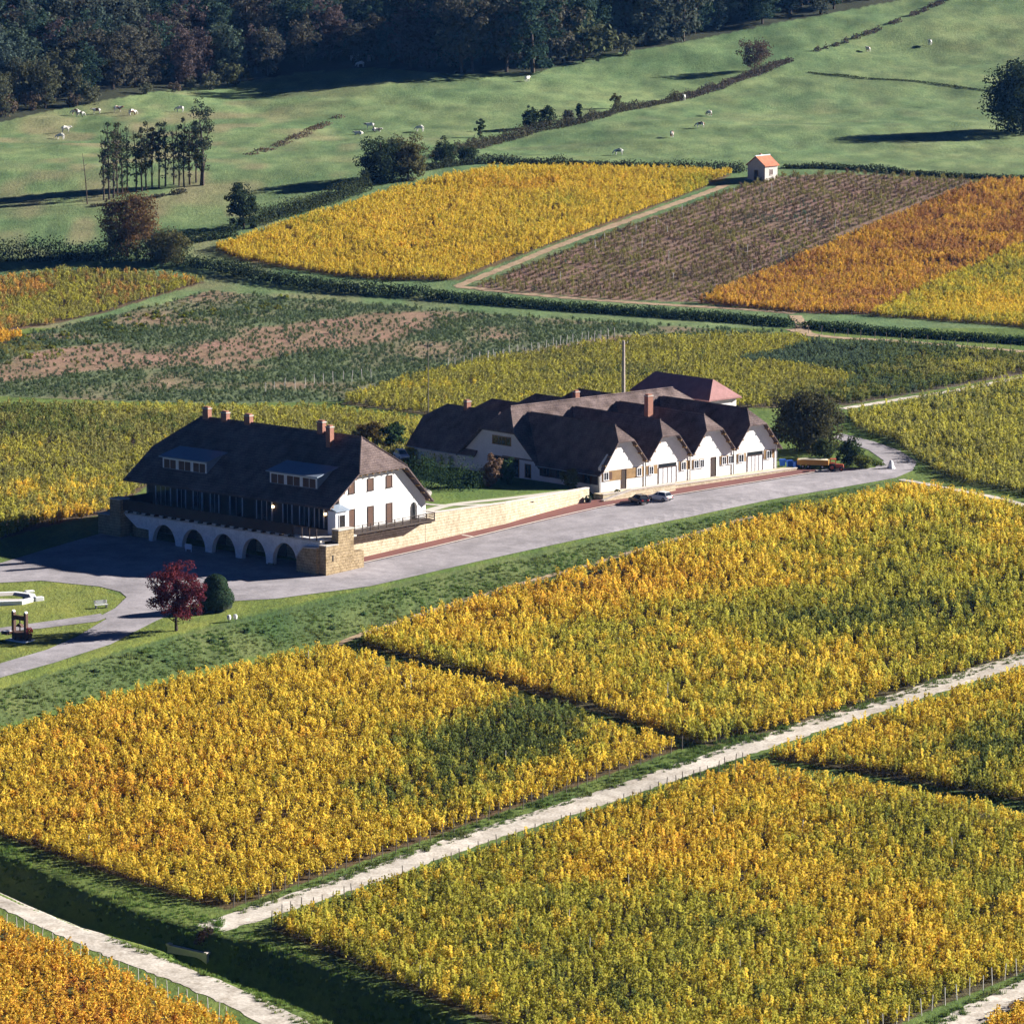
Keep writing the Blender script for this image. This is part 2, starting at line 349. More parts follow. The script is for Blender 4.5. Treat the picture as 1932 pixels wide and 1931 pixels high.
F['orange_left'] = dict(poly=[(-70,520),(0,530),(120,515),(260,520),(392,532),(300,558),(200,590),(100,612),(0,628),(-70,640)],
    row=((0,620),(390,532)), rs=1.9, ps=1.1, h=1.0, grad=[ORB,GOLD,ORB,OLI,LIM,OLI], off=.05, ns=9, patch=[(120,590,140,20,.35)], soil=(.10,.07,.04), gap=.04)
F['top_gold'] = dict(poly=[(404,472),(470,448),(560,420),(700,376),(850,336),(930,322),(1100,320),(1280,324),(1385,330),(1300,366),(1180,412),(1000,476),(862,530),(760,530),(640,522),(540,506),(450,490)],
    row=((862,528),(1330,352)), rs=1.5, ps=1.0, h=1.0, grad=[GOLD,GOLD,YEL,YEL,LIM], off=.06, ns=20, patch=[(1050,450,120,60,.15),(1330,345,60,20,.4),(600,470,120,40,-.1)], soil=(.12,.085,.04), gap=.03)
F['bare_brown'] = dict(poly=[(893,544),(1034,487),(1236,408),(1462,334),(1600,328),(1800,338),(1855,345),(1650,420),(1480,495),(1318,570),(1150,566)],
    row=((905,548),(1470,340)), rs=2.2, ps=.9, h=.55, grad=[DRYB,DRYB,OLI,DRYB,TEAL], off=.0, ns=14, patch=[(1500,420,160,50,.2)], soil=(.22,.145,.105), gap=.16)
F['orange_right'] = dict(poly=[(1318,572),(1480,498),(1650,424),(1860,346),(2010,352),(2010,432),(1932,462),(1780,530),(1640,594),(1500,590)],
    row=((1320,570),(1860,348)), rs=1.5, ps=1.0, h=1.0, grad=[ORB,RUB,ORB,GOLD,ORB,OLI], off=.02, ns=9, patch=[(1880,440,90,60,-.15)], soil=(.13,.08,.05), gap=.05)
F['lime_right'] = dict(poly=[(1640,596),(1780,532),(1932,464),(2010,432),(2010,626),(1932,618),(1780,606)],
    row=((1640,594),(1932,464)), rs=1.5, ps=1.0, h=1.0, grad=[GOLD,YEL,YEL,LIM,OLI], off=.1, ns=12, patch=[(1880,560,60,30,-.2)], soil=(.11,.09,.04), gap=.04)
F['weedy'] = dict(poly=[(-70,650),(0,640),(110,620),(300,575),(400,548),(520,560),(760,578),(960,596),(1200,612),(1480,628),(1200,642),(1040,664),(900,688),(640,758),(400,762),(200,756),(-70,745)],
    row=((0,720),(960,610)), rs=1.9, ps=.7, h=.36, grad=[OLI,WGR,WTL,WGR,WTL,OLI], off=.0, ns=20, patch=[(230,580,200,22,-.4),(60,660,90,20,-.5)], soil=(.12,.155,.075), gap=.2,
    bare=[(560,640,380,34),(100,690,190,24),(640,622,260,24),(1130,650,120,12),(120,665,120,12)])
F['corner_orange'] = dict(poly=[(-70,640),(0,632),(46,640),(0,652),(-70,664)], row=((0,645),(46,640)), rs=1.6, ps=1.0, h=1.0, grad=[ORA,GOLD], off=0, ns=9, patch=[], soil=(.1,.07,.04), gap=.03)

# ------------------------------------------------------------------ ground sheet
def build_ground():
    ys = [-400, -200, 0, 150, 260, 330, 370]; y = 392.0
    while y < 1480: ys.append(y); y += max(.55, .58*(y/450)**1.45)
    while y < 2000: ys.append(y); y += 14
    ys += list(np.linspace(2020, 5000, 16))
    us = np.concatenate([[-16, -8, -4, -2.6, -2.0, -1.7], np.linspace(-1.5, -1.16, 8), np.linspace(-1.14, 1.14, 300), np.linspace(1.16, 1.5, 8), [1.7, 2.0, 2.6, 4, 8, 16]])
    ys = np.array(ys); UU, YY = np.meshgrid(us, ys); HW = np.maximum(YY, 300)*.1137
    XX = UU*HW; ZZ = zfun(XX, YY)
    ny, nx = XX.shape
    V = np.stack([XX, YY, ZZ], -1).reshape(-1, 3)
    idx = np.arange(ny*nx).reshape(ny, nx)
    Q = np.stack([idx[:-1, :-1], idx[:-1, 1:], idx[1:, 1:], idx[1:, :-1]], -1).reshape(-1, 4)
    me = bpy.data.meshes.new('ground'); me.vertices.add(len(V)); me.vertices.foreach_set('co', V.ravel())
    me.loops.add(Q.size); me.loops.foreach_set('vertex_index', Q.ravel())
    me.polygons.add(len(Q)); me.polygons.foreach_set('loop_start', np.arange(0, Q.size, 4)); me.polygons.foreach_set('loop_total', np.full(len(Q), 4))
    me.polygons.foreach_set('use_smooth', np.ones(len(Q), bool)); me.update()
    x, yv, z = V.T; PX, PYY, _ = project(x, yv, z)
    C = np.empty((len(V), 4)); C[:, 3] = 1
    n1 = vnoise(x, yv, 30, 5)[:, None]; n2 = vnoise(x, yv*.5, 7, 6)[:, None]
    n4 = vnoise(x, yv*.4, 3.2, 14)[:, None]; pas = (np.array([.095, .158, .064])*(1-n1) + np.array([.15, .20, .082])*n1)*(.78 + .44*n4)
    dry = np.array([.24, .20, .11])
    wdry = np.clip((n2 - .5)*2.0, 0, .65)*np.clip((vnoise(x, yv, 60, 8)[:, None]-.25)*2, 0, 1)*np.clip(1.25 - (PX[:, None]-300)/900, .25, 1)
    C[:, :3] = pas*(1-wdry) + dry*wdry
    near = (yv < 900); lush = np.array([.09, .145, .033])*(1-n1*.5) + np.array([.15, .17, .04])*n1*.5
    C[near, :3] = lush[near]
    for f in F.values():
        ins = pip(PX, PYY, f['poly']); s = np.array(f['soil'])
        c = np.broadcast_to(s, (len(V), 3)).copy()
        if 'bare' in f:
            g = np.zeros(len(V))
            for (cx, cy, rx, ry) in f['bare']: g = np.maximum(g, 1 - ((PX-cx)/rx)**2 - ((PYY-cy+.13*(PX-cx))/ry)**2)
            g = np.clip(g*2.2 + (vnoise(x, yv, 12, 11)-.5)*1.8, 0, 1)[:, None]
            c = c*(1-g) + np.array([.25, .165, .11])*g
        C[ins, :3] = c[ins]
    # forest floor
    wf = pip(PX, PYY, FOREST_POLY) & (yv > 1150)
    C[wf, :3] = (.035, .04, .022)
    lawn = pip(PX, PYY, [(-60,1100),(0,1100),(78,1096),(188,1107),(239,1127),(217,1148),(190,1160),(0,1188),(-60,1192)]) | pip(PX, PYY, [(-60,1196),(0,1193),(183,1173),(201,1168),(146,1201),(89,1226),(0,1252),(-60,1266)]) | pip(PX, PYY, [(429,1135),(361,1141),(288,1175),(209,1216),(105,1250),(0,1279),(-60,1298),(0,1300),(200,1236),(440,1165),(700,1108),(520,1130)])
    lawn &= yv < 900
    C[lawn, :3] = (np.array([.15, .19, .04])*(1-n2*.4) + np.array([.20, .20, .05])*n2*.4)[lawn]
    bank = pip(PX, PYY, [(-60,1310),(0,1300),(200,1236),(440,1170),(700,1112),(1130,1014),(1450,948),(1690,906),(1480,975),(1240,1040),(800,1165),(660,1205),(560,1220),(280,1285),(0,1370),(-60,1390)])
    C[bank, :3] = (np.array([.06, .105, .032])*(1-n2) + np.array([.11, .135, .045])*n2)[bank]
    a = me.attributes.new('cover', 'FLOAT_COLOR', 'POINT'); a.data.foreach_set('color', C.ravel())
    me.materials.append(M_GROUND)
    return struct(link('ground', me))
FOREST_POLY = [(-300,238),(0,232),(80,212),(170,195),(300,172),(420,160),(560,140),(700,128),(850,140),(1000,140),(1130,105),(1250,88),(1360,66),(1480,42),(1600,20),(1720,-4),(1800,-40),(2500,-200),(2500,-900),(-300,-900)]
build_ground()

# ------------------------------------------------------------------ draped sheets: roads, tracks, paths
def densify(pts, step, closed=True):
    out = []; n = len(pts)
    for i in range(n if closed else n-1):
        a = Vector(pts[i][:2]); b = Vector(pts[(i+1) % n][:2]); k = max(1, int((b-a).length/step))
        out += [a.lerp(b, j/k) for j in range(k)]
    if not closed: out.append(Vector(pts[-1][:2]))
    return out
def sheet(name, poly, m, off=.05, step=1.2, thick=0, zf=None):
    zf = zf or gz
    bd = densify(poly, step); xs = [p.x for p in bd]; ys = [p.y for p in bd]
    gx, gy = np.meshgrid(np.arange(min(xs), max(xs), step*1.3), np.arange(min(ys), max(ys), step*1.3))
    ins = pip(gx, gy, [(p.x, p.y) for p in bd]); pts = list(bd) + [Vector((a, b)) for a, b in zip(gx[ins], gy[ins])]
    v, e, f, *_ = delaunay_2d_cdt(pts, [], [list(range(len(bd)))], 1, 1e-4)
    vs = [(p.x, p.y, zf(p.x, p.y) + off) for p in v]; fs = [tuple(q) for q in f]
    mb = MB()
    if thick: mb.shell(vs, fs, thick)
    else: mb.add(vs, fs)
    return struct(mb.build(name, m))
def smooth_line(pts, n=6):
    P = [Vector(p[:2]) for p in pts]; P = [P[0]*2-P[1]] + P + [P[-1]*2-P[-2]]; out = []
    for i in range(1, len(P)-2):
        for k in range(n):
            t = k/n; a, b, c, d = P[i-1:i+3]
            out.append(.5*((2*b) + (c-a)*t + (2*a-5*b+4*c-d)*t*t + (3*b-a-3*c+d)*t**3))
    out.append(P[-2]); return out
def ribbon(name, line, w, m, off=.05, jit=.0, seed=1, zf=None):
    zf = zf or gz; rnd = random.Random(seed)
    L = densify([tuple(p) for p in smooth_line(line)], .9, False); vs = []; k = 5
    for i, p in enumerate(L):
        t = (L[min(i+1, len(L)-1)] - L[max(i-1, 0)]).normalized(); nn = Vector((-t.y, t.x))
        wa = w/2 + rnd.uniform(-jit, jit); wb = w/2 + rnd.uniform(-jit, jit)
        for j in range(k):
            q = p + nn*(-wa + (wa+wb)*j/(k-1)); vs.append((q.x, q.y, zf(q.x, q.y) + off))
    fs = [(i*k+j, i*k+j+1, (i+1)*k+j+1, (i+1)*k+j) for i in range(len(L)-1) for j in range(k-1)]
    return struct(MB().add(vs, fs).build(name, m))
def GP(*pts): return [tuple(G(*p)[:2]) for p in pts]

sheet('road', GP((-60,1076),(0,1063),(110,1030),(200,1004),(300,1020),(560,1060),(676,1060),(830,1022),(1000,982),(1110,960),(1250,935),(1480,895),(1560,886),(1650,883),(1668,870),(1640,850),(1572,826),(1586,818),(1650,834),(1700,852),(1730,872),(1722,888),(1690,902),(1560,925),(1450,944),(1300,976),(1130,1010),(900,1060),(700,1106),(520,1130),(429,1135),(361,1141),(288,1175),(209,1216),(105,1250),(0,1279),(-60,1298),(-60,1270),(0,1252),(89,1226),(146,1201),(201,1168),(192,1161),(217,1148),(239,1127),(227,1117),(188,1107),(78,1096),(0,1100),(-60,1102)), M_ASPH, .05)
sheet('lawn_path', GP((-60,1189),(0,1185),(131,1167),(190,1158),(199,1167),(183,1173),(78,1186),(0,1193),(-60,1198)), M_ASPH, .055)
ribbon('gravel_track', GP((395,1752),(470,1727),(640,1672),(900,1580),(1150,1500),(1400,1414),(1700,1318),(1932,1242),(2040,1204)), 4.3, M_GRAVEL, .035, .28, 3)
ribbon('valley_track', GP((-120,1630),(0,1690),(120,1748),(240,1800),(360,1846),(470,1895),(560,1940),(700,2010)), 4.2, M_GRAVEL, .035, .22, 4)
ribbon('corner_track', GP((1700,2000),(1800,1935),(1932,1868),(2040,1818)), 4.2, M_GRAVEL, .035, .25, 5)
ribbon('slope_track', GP((1590,772),(1700,754),(1800,738),(1932,712),(2040,692)), 1.9, M_GRAVEL, .07, .3, 6)
ribbon('field_edge_track', GP((1700,905),(1790,922),(1880,940),(1960,960),(2040,975)), 1.6, M_GRAVEL, .07, .3, 7)
ribbon('stream_track', GP((1490,622),(1560,636),(1700,645),(1932,664),(2040,672)), 2.8, M_DIRT, .08, .3, 8)
ribbon('crossing', GP((1500,596),(1512,612),(1522,630),(1545,636)), 2.6, M_DIRT, .09, .2, 9)
ribbon('vineyard_track', GP((862,541),(900,526),(1000,486),(1120,440),(1260,390),(1370,350)), 2.1, M_DIRT, .07, .25, 10)
ribbon('field_margin', GP((862,541),(1000,556),(1200,572),(1400,584),(1500,592)), 2.2, M_DIRT, .06, .3, 11)
ribbon('bank_path', GP((625,1222),(700,1192),(900,1126),(1150,1055),(1420,975)), 1.2, M_DIRT, .06, .2, 12)

# ------------------------------------------------------------------ leaf scatter helpers
rng = np.random.default_rng(7)
def leaf_quads(P, Nrm, size, jitter=.6, aspect=1.25):
    n = len(P); Nrm = Nrm + rng.normal(0, jitter, (n, 3)); Nrm /= np.linalg.norm(Nrm, axis=1)[:, None] + 1e-9
    a = np.cross(Nrm, rng.normal(0, 1, (n, 3))); a /= np.linalg.norm(a, axis=1)[:, None] + 1e-9
    b = np.cross(Nrm, a); s = (size*rng.uniform(.65, 1.3, n))[:, None]
    V = np.stack([P - a*s*.5*aspect, P - b*s*.5, P + a*s*.5*aspect, P + b*s*.5], 1).reshape(-1, 3)
    return V, np.arange(4*n).reshape(n, 4)
def quads_mesh(name, V, Q, m, lv=None):
    me = bpy.data.meshes.new(name); me.vertices.add(len(V)); me.vertices.foreach_set('co', V.ravel())
    me.loops.add(Q.size); me.loops.foreach_set('vertex_index', Q.ravel())
    me.polygons.add(len(Q)); me.polygons.foreach_set('loop_start', np.arange(0, Q.size, 4)); me.polygons.foreach_set('loop_total', np.full(len(Q), 4)); me.update()
    a = me.attributes.new('lv', 'FLOAT', 'FACE'); a.data.foreach_set('value', rng.random(len(Q)) if lv is None else np.asarray(lv, float))
    me.materials.append(m); return me
def crown_mesh(name, h0, h1, w, nclump, nleaf, size, shape='round', m=None, clump=.22, seed=None):
    # leaf clumps spread through an uneven crown volume from height h0 to h1
    H_ = h1-h0; P = []; NN = []; LV = []
    for k in range(nclump):
        while True:
            q = rng.uniform(-1, 1, 3); r = np.linalg.norm(q)
            if r < 1 and r > .35*rng.random(): break
        if shape == 'cone': wz = 1.1*(1 - (q[2]+1)/2)**.8 + .08; q[:2] = q[:2]*wz
        elif shape == 'tall': q[:2] *= .8 + .35*math.sin(q[2]*7 + k)
        elif shape == 'vase': q[:2] *= .55 + .45*(q[2]+1)/2
        else: q *= 1 + .16*math.sin(q[0]*5 + q[1]*4 + nclump)
        c = np.array([q[0]*w/2, q[1]*w/2, h0 + (q[2]+1)/2*H_])
        cr = clump*w*rng.uniform(.55, 1.15); n = max(3, int(nleaf/nclump))
        d = rng.normal(0, 1, (n, 3)); d /= np.linalg.norm(d, axis=1)[:, None]
        p = c + d*cr*rng.uniform(.55, 1.05, (n, 1))*np.array([1, 1, .8])
        P.append(p); NN.append(d + np.array([0, 0, .5])); LV.append(np.clip(rng.normal(.5, .16) + rng.normal(0, .16, n), 0, 1))
    P = np.concatenate(P); NN = np.concatenate(NN)
    V, Q = leaf_quads(P, NN, size)
    return quads_mesh(name, V, Q, m or M_LEAF, np.concatenate(LV))
def trunk_mesh(name, h, r, limbs=5, spread=.3, m=None, lean=(0, 0), top=.75):
    mb = MB(); pts = [Vector((lean[0]*t*h + .03*h*math.sin(3*t+r*9)*t, lean[1]*t*h, -.35 + (h*top+.35)*t)) for t in np.linspace(0, 1, 6)]
    mb.tube(pts, [r*1.35, r, r*.85, r*.7, r*.5, r*.22], 7)
    for i in range(limbs):
        t = .3 + .6*i/max(1, limbs); b = pts[int(t*5)]; a = i*2.4
        e = b + Vector((math.cos(a)*spread*h, math.sin(a)*spread*h, .22*h)); mid = b.lerp(e, .5) + Vector((0, 0, -.02*h))
        mb.tube([b, mid, e], [r*.42, r*.3, r*.1], 5)
    return mb.mesh(name, m or M_BARK)
def put_tree(name, loc, crown, trunk, col, label, cat='tree', group=None, rz=0, sc=1.0):
    t = thing(name, loc, rz, label, cat, group, sc)
    c = link('crown', crown, t); c.color = (*col, 1)
    if trunk: link('trunk', trunk, t)
    return t
def sz(px, py): return project(*G(px, py))[2]         # view pixels per metre at a ground point
def tree_at(name, px, py, hpx, wpx, col, label, shape='round', n=2600, leaf=.42, base=.18, clumps=46, cat='tree', limbs=5, m=None, group=None, clump=.2):
    g = G(px, py); s = project(*g)[2]; h = hpx/s; w = wpx/s
    cr = crown_mesh('crown', h*base, h*.97, w*.86, int(clumps*1.3), int(n*1.9), leaf, shape, m, clump)
    return put_tree(name, g, cr, trunk_mesh('trunk', h, max(.06, h*.022), limbs, w/h*.28), col, label, cat, group, rz=random.Random(px).uniform(0, 6))

# ------------------------------------------------------------------ vines
def vine_arrays(seed):
    r = np.random.default_rng(seed); P = []; NN = []; LV = []
    for k in range(10):
        x0 = r.uniform(-.42, .42); y0 = r.normal(0, .07); top = r.uniform(1.25, 2.0); lx, ly = r.normal(0, .14), r.normal(0, .14); n = int(r.integers(7, 12)); fn = np.array([r.normal(0, .6), r.choice([-1, 1])*1.0, r.uniform(.2, .9)]); LV.append(np.clip(r.normal(.5, .22) + r.normal(0, .14, n), 0, 1))
        t = np.linspace(0, 1, n)
        p = np.stack([x0 + lx*t, y0 + ly*t, .5 + (top-.5)*t], 1) + r.normal(0, .085, (n, 3)); P.append(p)
        NN.append(np.tile(fn, (n, 1)))
    return np.concatenate(P), np.concatenate(NN), np.concatenate(LV)
VFOL = []; VTR = []; VPROTO = []
for k in range(5):
    P, NN, LV = vine_arrays(100+k); V, Q = leaf_quads(P, NN, .225, .36, 1.15)
    fol = quads_mesh('foliage', V, Q, M_VINE, LV); VFOL.append(fol)
    tb = MB().tube([(0, 0, -.1), (.04, .02, .3), (-.02, .0, .62)], [.045, .035, .03], 5).tube([(-.02, 0, .6), (-.5, .02, .66)], [.022, .012], 4).tube([(-.02, 0, .6), (.5, -.02, .66)], [.022, .012], 4)
    VTR.append(tb.mesh('trunk', M_BARK))
    me = fol.copy(); me.name = 'vine'; bm = bmesh.new(); bm.from_mesh(me); n0 = len(bm.faces); bm.from_mesh(VTR[-1]); bm.faces.ensure_lookup_table()
    for f_ in bm.faces[n0:]: f_.material_index = 1
    bm.to_mesh(me); bm.free(); me.materials.append(M_BARK)
    VPROTO.append(bpy.data.objects.new('vine_shape', me))
def tuft_proto(seed, h, n, spread):
    r = np.random.default_rng(seed); V = []
    for k in range(n):
        a = r.uniform(0, 6.28); b = np.array([r.normal(0, spread), r.normal(0, spread), -.03]); d = np.array([math.cos(a), math.sin(a), 0]); w = np.array([-d[1], d[0], 0])*.045
        hh = h*r.uniform(.5, 1.1); V += [b-w, b+w, b+w*.5+d*hh*.35+np.array([0, 0, hh]), b-w*.5+d*hh*.35+np.array([0, 0, hh])]
    return bpy.data.objects.new('tuft_shape', quads_mesh('tuft', np.array(V), np.arange(4*n).reshape(n, 4), M_GRASS))
TUFT = [tuft_proto(300+k, .42, 26, .22) for k in range(3)]
def weed_proto(seed):
    r = np.random.default_rng(seed); d = r.normal(0, 1, (60, 3)); d[:, 2] = np.abs(d[:, 2]); d /= np.linalg.norm(d, axis=1)[:, None]
    V, Q = leaf_quads(d*r.uniform(.25, .5, (60, 1))*np.array([1, 1, .9]), d, .2, .5)
    return bpy.data.objects.new('weed_shape', quads_mesh('weed', V, Q, M_GRASS))
WEED = [weed_proto(400+k) for k in range(3)]

def scatter_group(protos, name):
    ng = bpy.data.node_groups.new(name, 'GeometryNodeTree')
    ng.interface.new_socket('Geometry', in_out='INPUT', socket_type='NodeSocketGeometry'); ng.interface.new_socket('Geometry', in_out='OUTPUT', socket_type='NodeSocketGeometry')
    gi = ng.nodes.new('NodeGroupInput'); go = ng.nodes.new('NodeGroupOutput'); L = ng.links.new
    jn = ng.nodes.new('GeometryNodeJoinGeometry')
    for p in protos:
        oi = ng.nodes.new('GeometryNodeObjectInfo'); oi.inputs['Object'].default_value = p; oi.inputs['As Instance'].default_value = True; L(oi.outputs['Geometry'], jn.inputs[0])
    ip = ng.nodes.new('GeometryNodeInstanceOnPoints'); ip.inputs['Pick Instance'].default_value = True
    L(gi.outputs[0], ip.inputs['Points']); L(jn.outputs[0], ip.inputs['Instance'])
    def na(nm, ty):
        n = ng.nodes.new('GeometryNodeInputNamedAttribute'); n.data_type = ty; n.inputs['Name'].default_value = nm; return n
    L(na('idx', 'INT').outputs['Attribute'], ip.inputs['Instance Index'])
    er = ng.nodes.new('FunctionNodeEulerToRotation'); L(na('rot', 'FLOAT_VECTOR').outputs['Attribute'], er.inputs[0]); L(er.outputs[0], ip.inputs['Rotation'])
    L(na('scl', 'FLOAT_VECTOR').outputs['Attribute'], ip.inputs['Scale']); L(ip.outputs[0], go.inputs[0])
    return ng
NG_VINE = scatter_group(VPROTO, 'vine_scatter'); NG_TUFT = scatter_group(TUFT, 'tuft_scatter'); NG_WEED = scatter_group(WEED, 'weed_scatter')
def scatter(name, ng, P, rot, scl, col, idx):
    me = bpy.data.meshes.new(name); me.vertices.add(len(P)); me.vertices.foreach_set('co', np.ascontiguousarray(P).ravel())
    for nm, ty, key, dat in (('rot', 'FLOAT_VECTOR', 'vector', rot), ('scl', 'FLOAT_VECTOR', 'vector', scl), ('vcol', 'FLOAT_COLOR', 'color', np.concatenate([col, np.ones((len(P), 1))], 1)), ('idx', 'INT', 'value', idx)):
        me.attributes.new(nm, ty, 'POINT').data.foreach_set(key, np.ascontiguousarray(dat).ravel())
    o = link(name, me); md = o.modifiers.new('scatter', 'NODES'); md.node_group = ng; o['kind'] = 'stuff'
    return o
FIELD_LABEL = {
 'centre': 'golden vine plot with a green patch, below the grass bank', 'upper': 'broad yellow green vine plot below the road on the right', 'lower': 'yellow vine plot between pale gravel tracks at the bottom',
 'right': 'yellow vine plot at the right edge above the cross path', 'corner': 'orange gold vine plot in the bottom left corner', 'sliver': 'sliver of gold vines in the bottom right corner',
 'house_side': 'yellow green vine plot behind the arcaded house', 'behind': 'yellow vine rows with pale stakes behind the gabled winery', 'teal_rows': 'blue green vine rows right of the winery roofs',
 'loop_side': 'yellow green vine plot beside the looping road', 'orange_left': 'orange vine plot at the left edge under the dark hedge', 'top_gold': 'bright golden vine plot on the slope left of the hut',
 'bare_brown': 'brown almost leafless vine plot below the hut', 'orange_right': 'rust orange vine plot on the right slope', 'lime_right': 'lime yellow vine plot at the right edge below the orange plot',
 'weedy': 'sparse blue green weedy vine rows on bare soil', 'corner_orange': 'small orange tip of vines at the left edge'}
cand = []
for fn, f in F.items():
    W = np.array([tuple(G(*p)[:2]) for p in f['poly']])
    a = G(*f['row'][0]); b = G(*f['row'][1]); d = np.array([b.x-a.x, b.y-a.y]); d /= np.linalg.norm(d); nrm = np.array([-d[1], d[0]])
    u = W@d; v = W@nrm
    uu, vv = np.meshgrid(np.arange(u.min(), u.max(), f['ps']), np.arange(v.min(), v.max(), f['rs']))
    uu = uu + rng.normal(0, .13, uu.shape); vv = vv + rng.normal(0, .07, vv.shape) + .5*np.sin(uu*.013)
    X = (uu*d[0] + vv*nrm[0]).ravel(); Y = (uu*d[1] + vv*nrm[1]).ravel(); Z = zfun(X, Y)
    PX, PYY, S = project(X, Y, Z)
    gapn = vnoise(X, Y, 6, 21)
    ok = pip(PX, PYY, f['poly']) & (PX > -70) & (PX < 2005) & (rng.random(len(X)) > f['gap'] + np.clip((gapn-.8)*2.5, 0, .5))
    bare = np.zeros(len(X))
    for (cx, cy, rx, ry) in f.get('bare', []): bare = np.maximum(bare, 1 - ((PX-cx)/rx)**2 - ((PYY-cy+.13*(PX-cx))/ry)**2)
    if 'bare' in f: ok &= rng.random(len(X)) > np.clip(bare*1.3 + (vnoise(X, Y, 12, 11)-.5)*1.6, 0, .62)
    X, Y, Z, PX, PYY, S = (q[ok] for q in (X, Y, Z, PX, PYY, S)); n = len(X)
    t = f['off'] + .15 + .7*(.62*vnoise(X, Y, f['ns'], 31) + .38*vnoise(X, Y, f['ns']*.3, 32)) + rng.normal(0, .11, n)
    for (cx, cy, rx, ry, w) in f['patch']: t += w*np.exp(-((PX-cx)/rx)**2 - ((PYY-cy)/ry)**2)
    t = np.clip(t, 0, .999)*(len(f['grad'])-1); i = t.astype(int); fr = (t-i)[:, None]; g = np.array(f['grad'])
    col = g[i]*(1-fr) + g[np.minimum(i+1, len(g)-1)]*fr
    col *= rng.uniform(.8, 1.15, n)[:, None]
    rot = np.zeros((n, 3)); rot[:, 2] = math.atan2(d[1], d[0]) + rng.normal(0, .12, n) + np.where(rng.random(n) < .5, math.pi, 0)
    hs = f['h']*rng.uniform(.72, 1.12, n)*(.8 + .3*vnoise(X, Y, 9, 41))
    scl = np.stack([f['ps']*rng.uniform(.85, 1.1, n), np.full(n, 1.15)*rng.uniform(.8, 1.3, n), hs], 1)
    if f['h'] < .8: scl[:, 0] *= .75; scl[:, 1] *= .75; scl *= rng.uniform(.6, 1.5, n)[:, None]
    f['out'] = [np.stack([X, Y, Z], 1), rot, scl, col, rng.integers(0, 5, n), S]
    vis = (PX > 5) & (PX < 1927) & (PYY < 1960) & (PYY - S*1.2 < 1925)
    cand += [(S[j], fn, j) for j in np.nonzero(vis)[0] if Y[j] < 520]
cand.sort(reverse=True); cand = cand[:300]
VG = {'corner': 'orange and gold grape vine in the bottom left corner plot', 'lower': 'yellow grape vine along the bottom edge of the lower plot', 'sliver': 'golden grape vine in the bottom right corner beyond the pale track',
      'centre': 'golden grape vine at the low end of the plot beside the ditch', 'right': 'yellow grape vine at the right edge', 'upper': 'yellow grape vine below the road'}
taken = {}
for s, fn, j in cand:
    P, rot, scl, col, idx, _ = F[fn]['out']; taken.setdefault(fn, []).append(j)
    t = thing('grape_vine', tuple(P[j]), rot[j][2], VG[fn], 'grape vine', VG[fn].replace('grape vine', 'grape vines'), tuple(scl[j]))
    fo = link('foliage', VFOL[idx[j]], t); fo['vcol'] = [float(c) for c in col[j]] + [1.0]
    link('trunk', VTR[idx[j]], t)
NV = 0
for fn, f in F.items():
    P, rot, scl, col, idx, _ = f['out']; keep = np.ones(len(P), bool); keep[taken.get(fn, [])] = False
    if keep.sum() == 0: continue
    o = scatter('vine_rows', NG_VINE, P[keep], rot[keep], scl[keep], col[keep], idx[keep]); tag(o, FIELD_LABEL[fn], 'vines'); NV += keep.sum()
print('vines', NV)

# rough grass and weeds on banks, ditch sides and field edges
def strew(name, polys, dens, ng, k, cols, smin, smax, label, cat, seed):
    r = np.random.default_rng(seed); PP = []
    for poly in polys:
        W = np.array([tuple(G(*p)[:2]) for p in poly]); x0, y0 = W.min(0); x1, y1 = W.max(0)
        n = int((x1-x0)*(y1-y0)*dens); X = r.uniform(x0, x1, n); Y = r.uniform(y0, y1, n); Z = zfun(X, Y)
        px, py, _ = project(X, Y, Z); ok = pip(px, py, poly) & (px > -60) & (px < 2000); PP.append(np.stack([X, Y, Z], 1)[ok])
    P = np.concatenate(PP); n = len(P); c = np.array(cols); t = np.clip(vnoise(P[:, 0], P[:, 1], 5, seed)*.7 + r.random(n)*.4, 0, .999)*(len(c)-1)
    i = t.astype(int); fr = (t-i)[:, None]; col = (c[i]*(1-fr) + c[np.minimum(i+1, len(c)-1)]*fr)*r.uniform(.75, 1.2, n)[:, None]
    rot = np.zeros((n, 3)); rot[:, 2] = r.uniform(0, 6.28, n); s = r.uniform(smin, smax, n)*(.6 + .8*vnoise(P[:, 0], P[:, 1], 4, seed+1)); scl = np.stack([s, s, s*r.uniform(.7, 1.2, n)], 1)
    o = scatter(name, ng, P, rot, scl, col, r.integers(0, k, n)); tag(o, label, cat); return o
BANK = [(-60,1318),(0,1304),(200,1242),(440,1180),(700,1122),(1130,1022),(1450,952),(1660,914),(1480,970),(1240,1036),(800,1160),(660,1200),(560,1220),(280,1285),(0,1370),(-60,1390)]
strew('bank_grass', [BANK], 3.2, NG_TUFT, 3, [(.10,.18,.05),(.14,.21,.06),(.20,.22,.08)], .3, .75, 'rough green grass on the bank below the road', 'grass', 51)
strew('bank_weeds', [[(-60,1330),(0,1318),(200,1258),(440,1195),(700,1132),(1000,1062),(1000,1082),(800,1135),(660,1180),(280,1262),(0,1350),(-60,1368)]], .06, NG_WEED, 3, [(.065,.125,.05),(.09,.15,.065),(.16,.16,.09)], .5, 1.1, 'dark leafy weeds on the bank below the road', 'weeds', 52)
DB1 = [(-60,1570),(0,1590),(160,1648),(330,1704),(430,1740),(410,1800),(300,1778),(150,1725),(0,1672),(-60,1652)]
DB2 = [(440,1752),(520,1772),(700,1850),(900,1940),(1000,2000),(760,2000),(640,1915),(520,1850),(420,1812)]
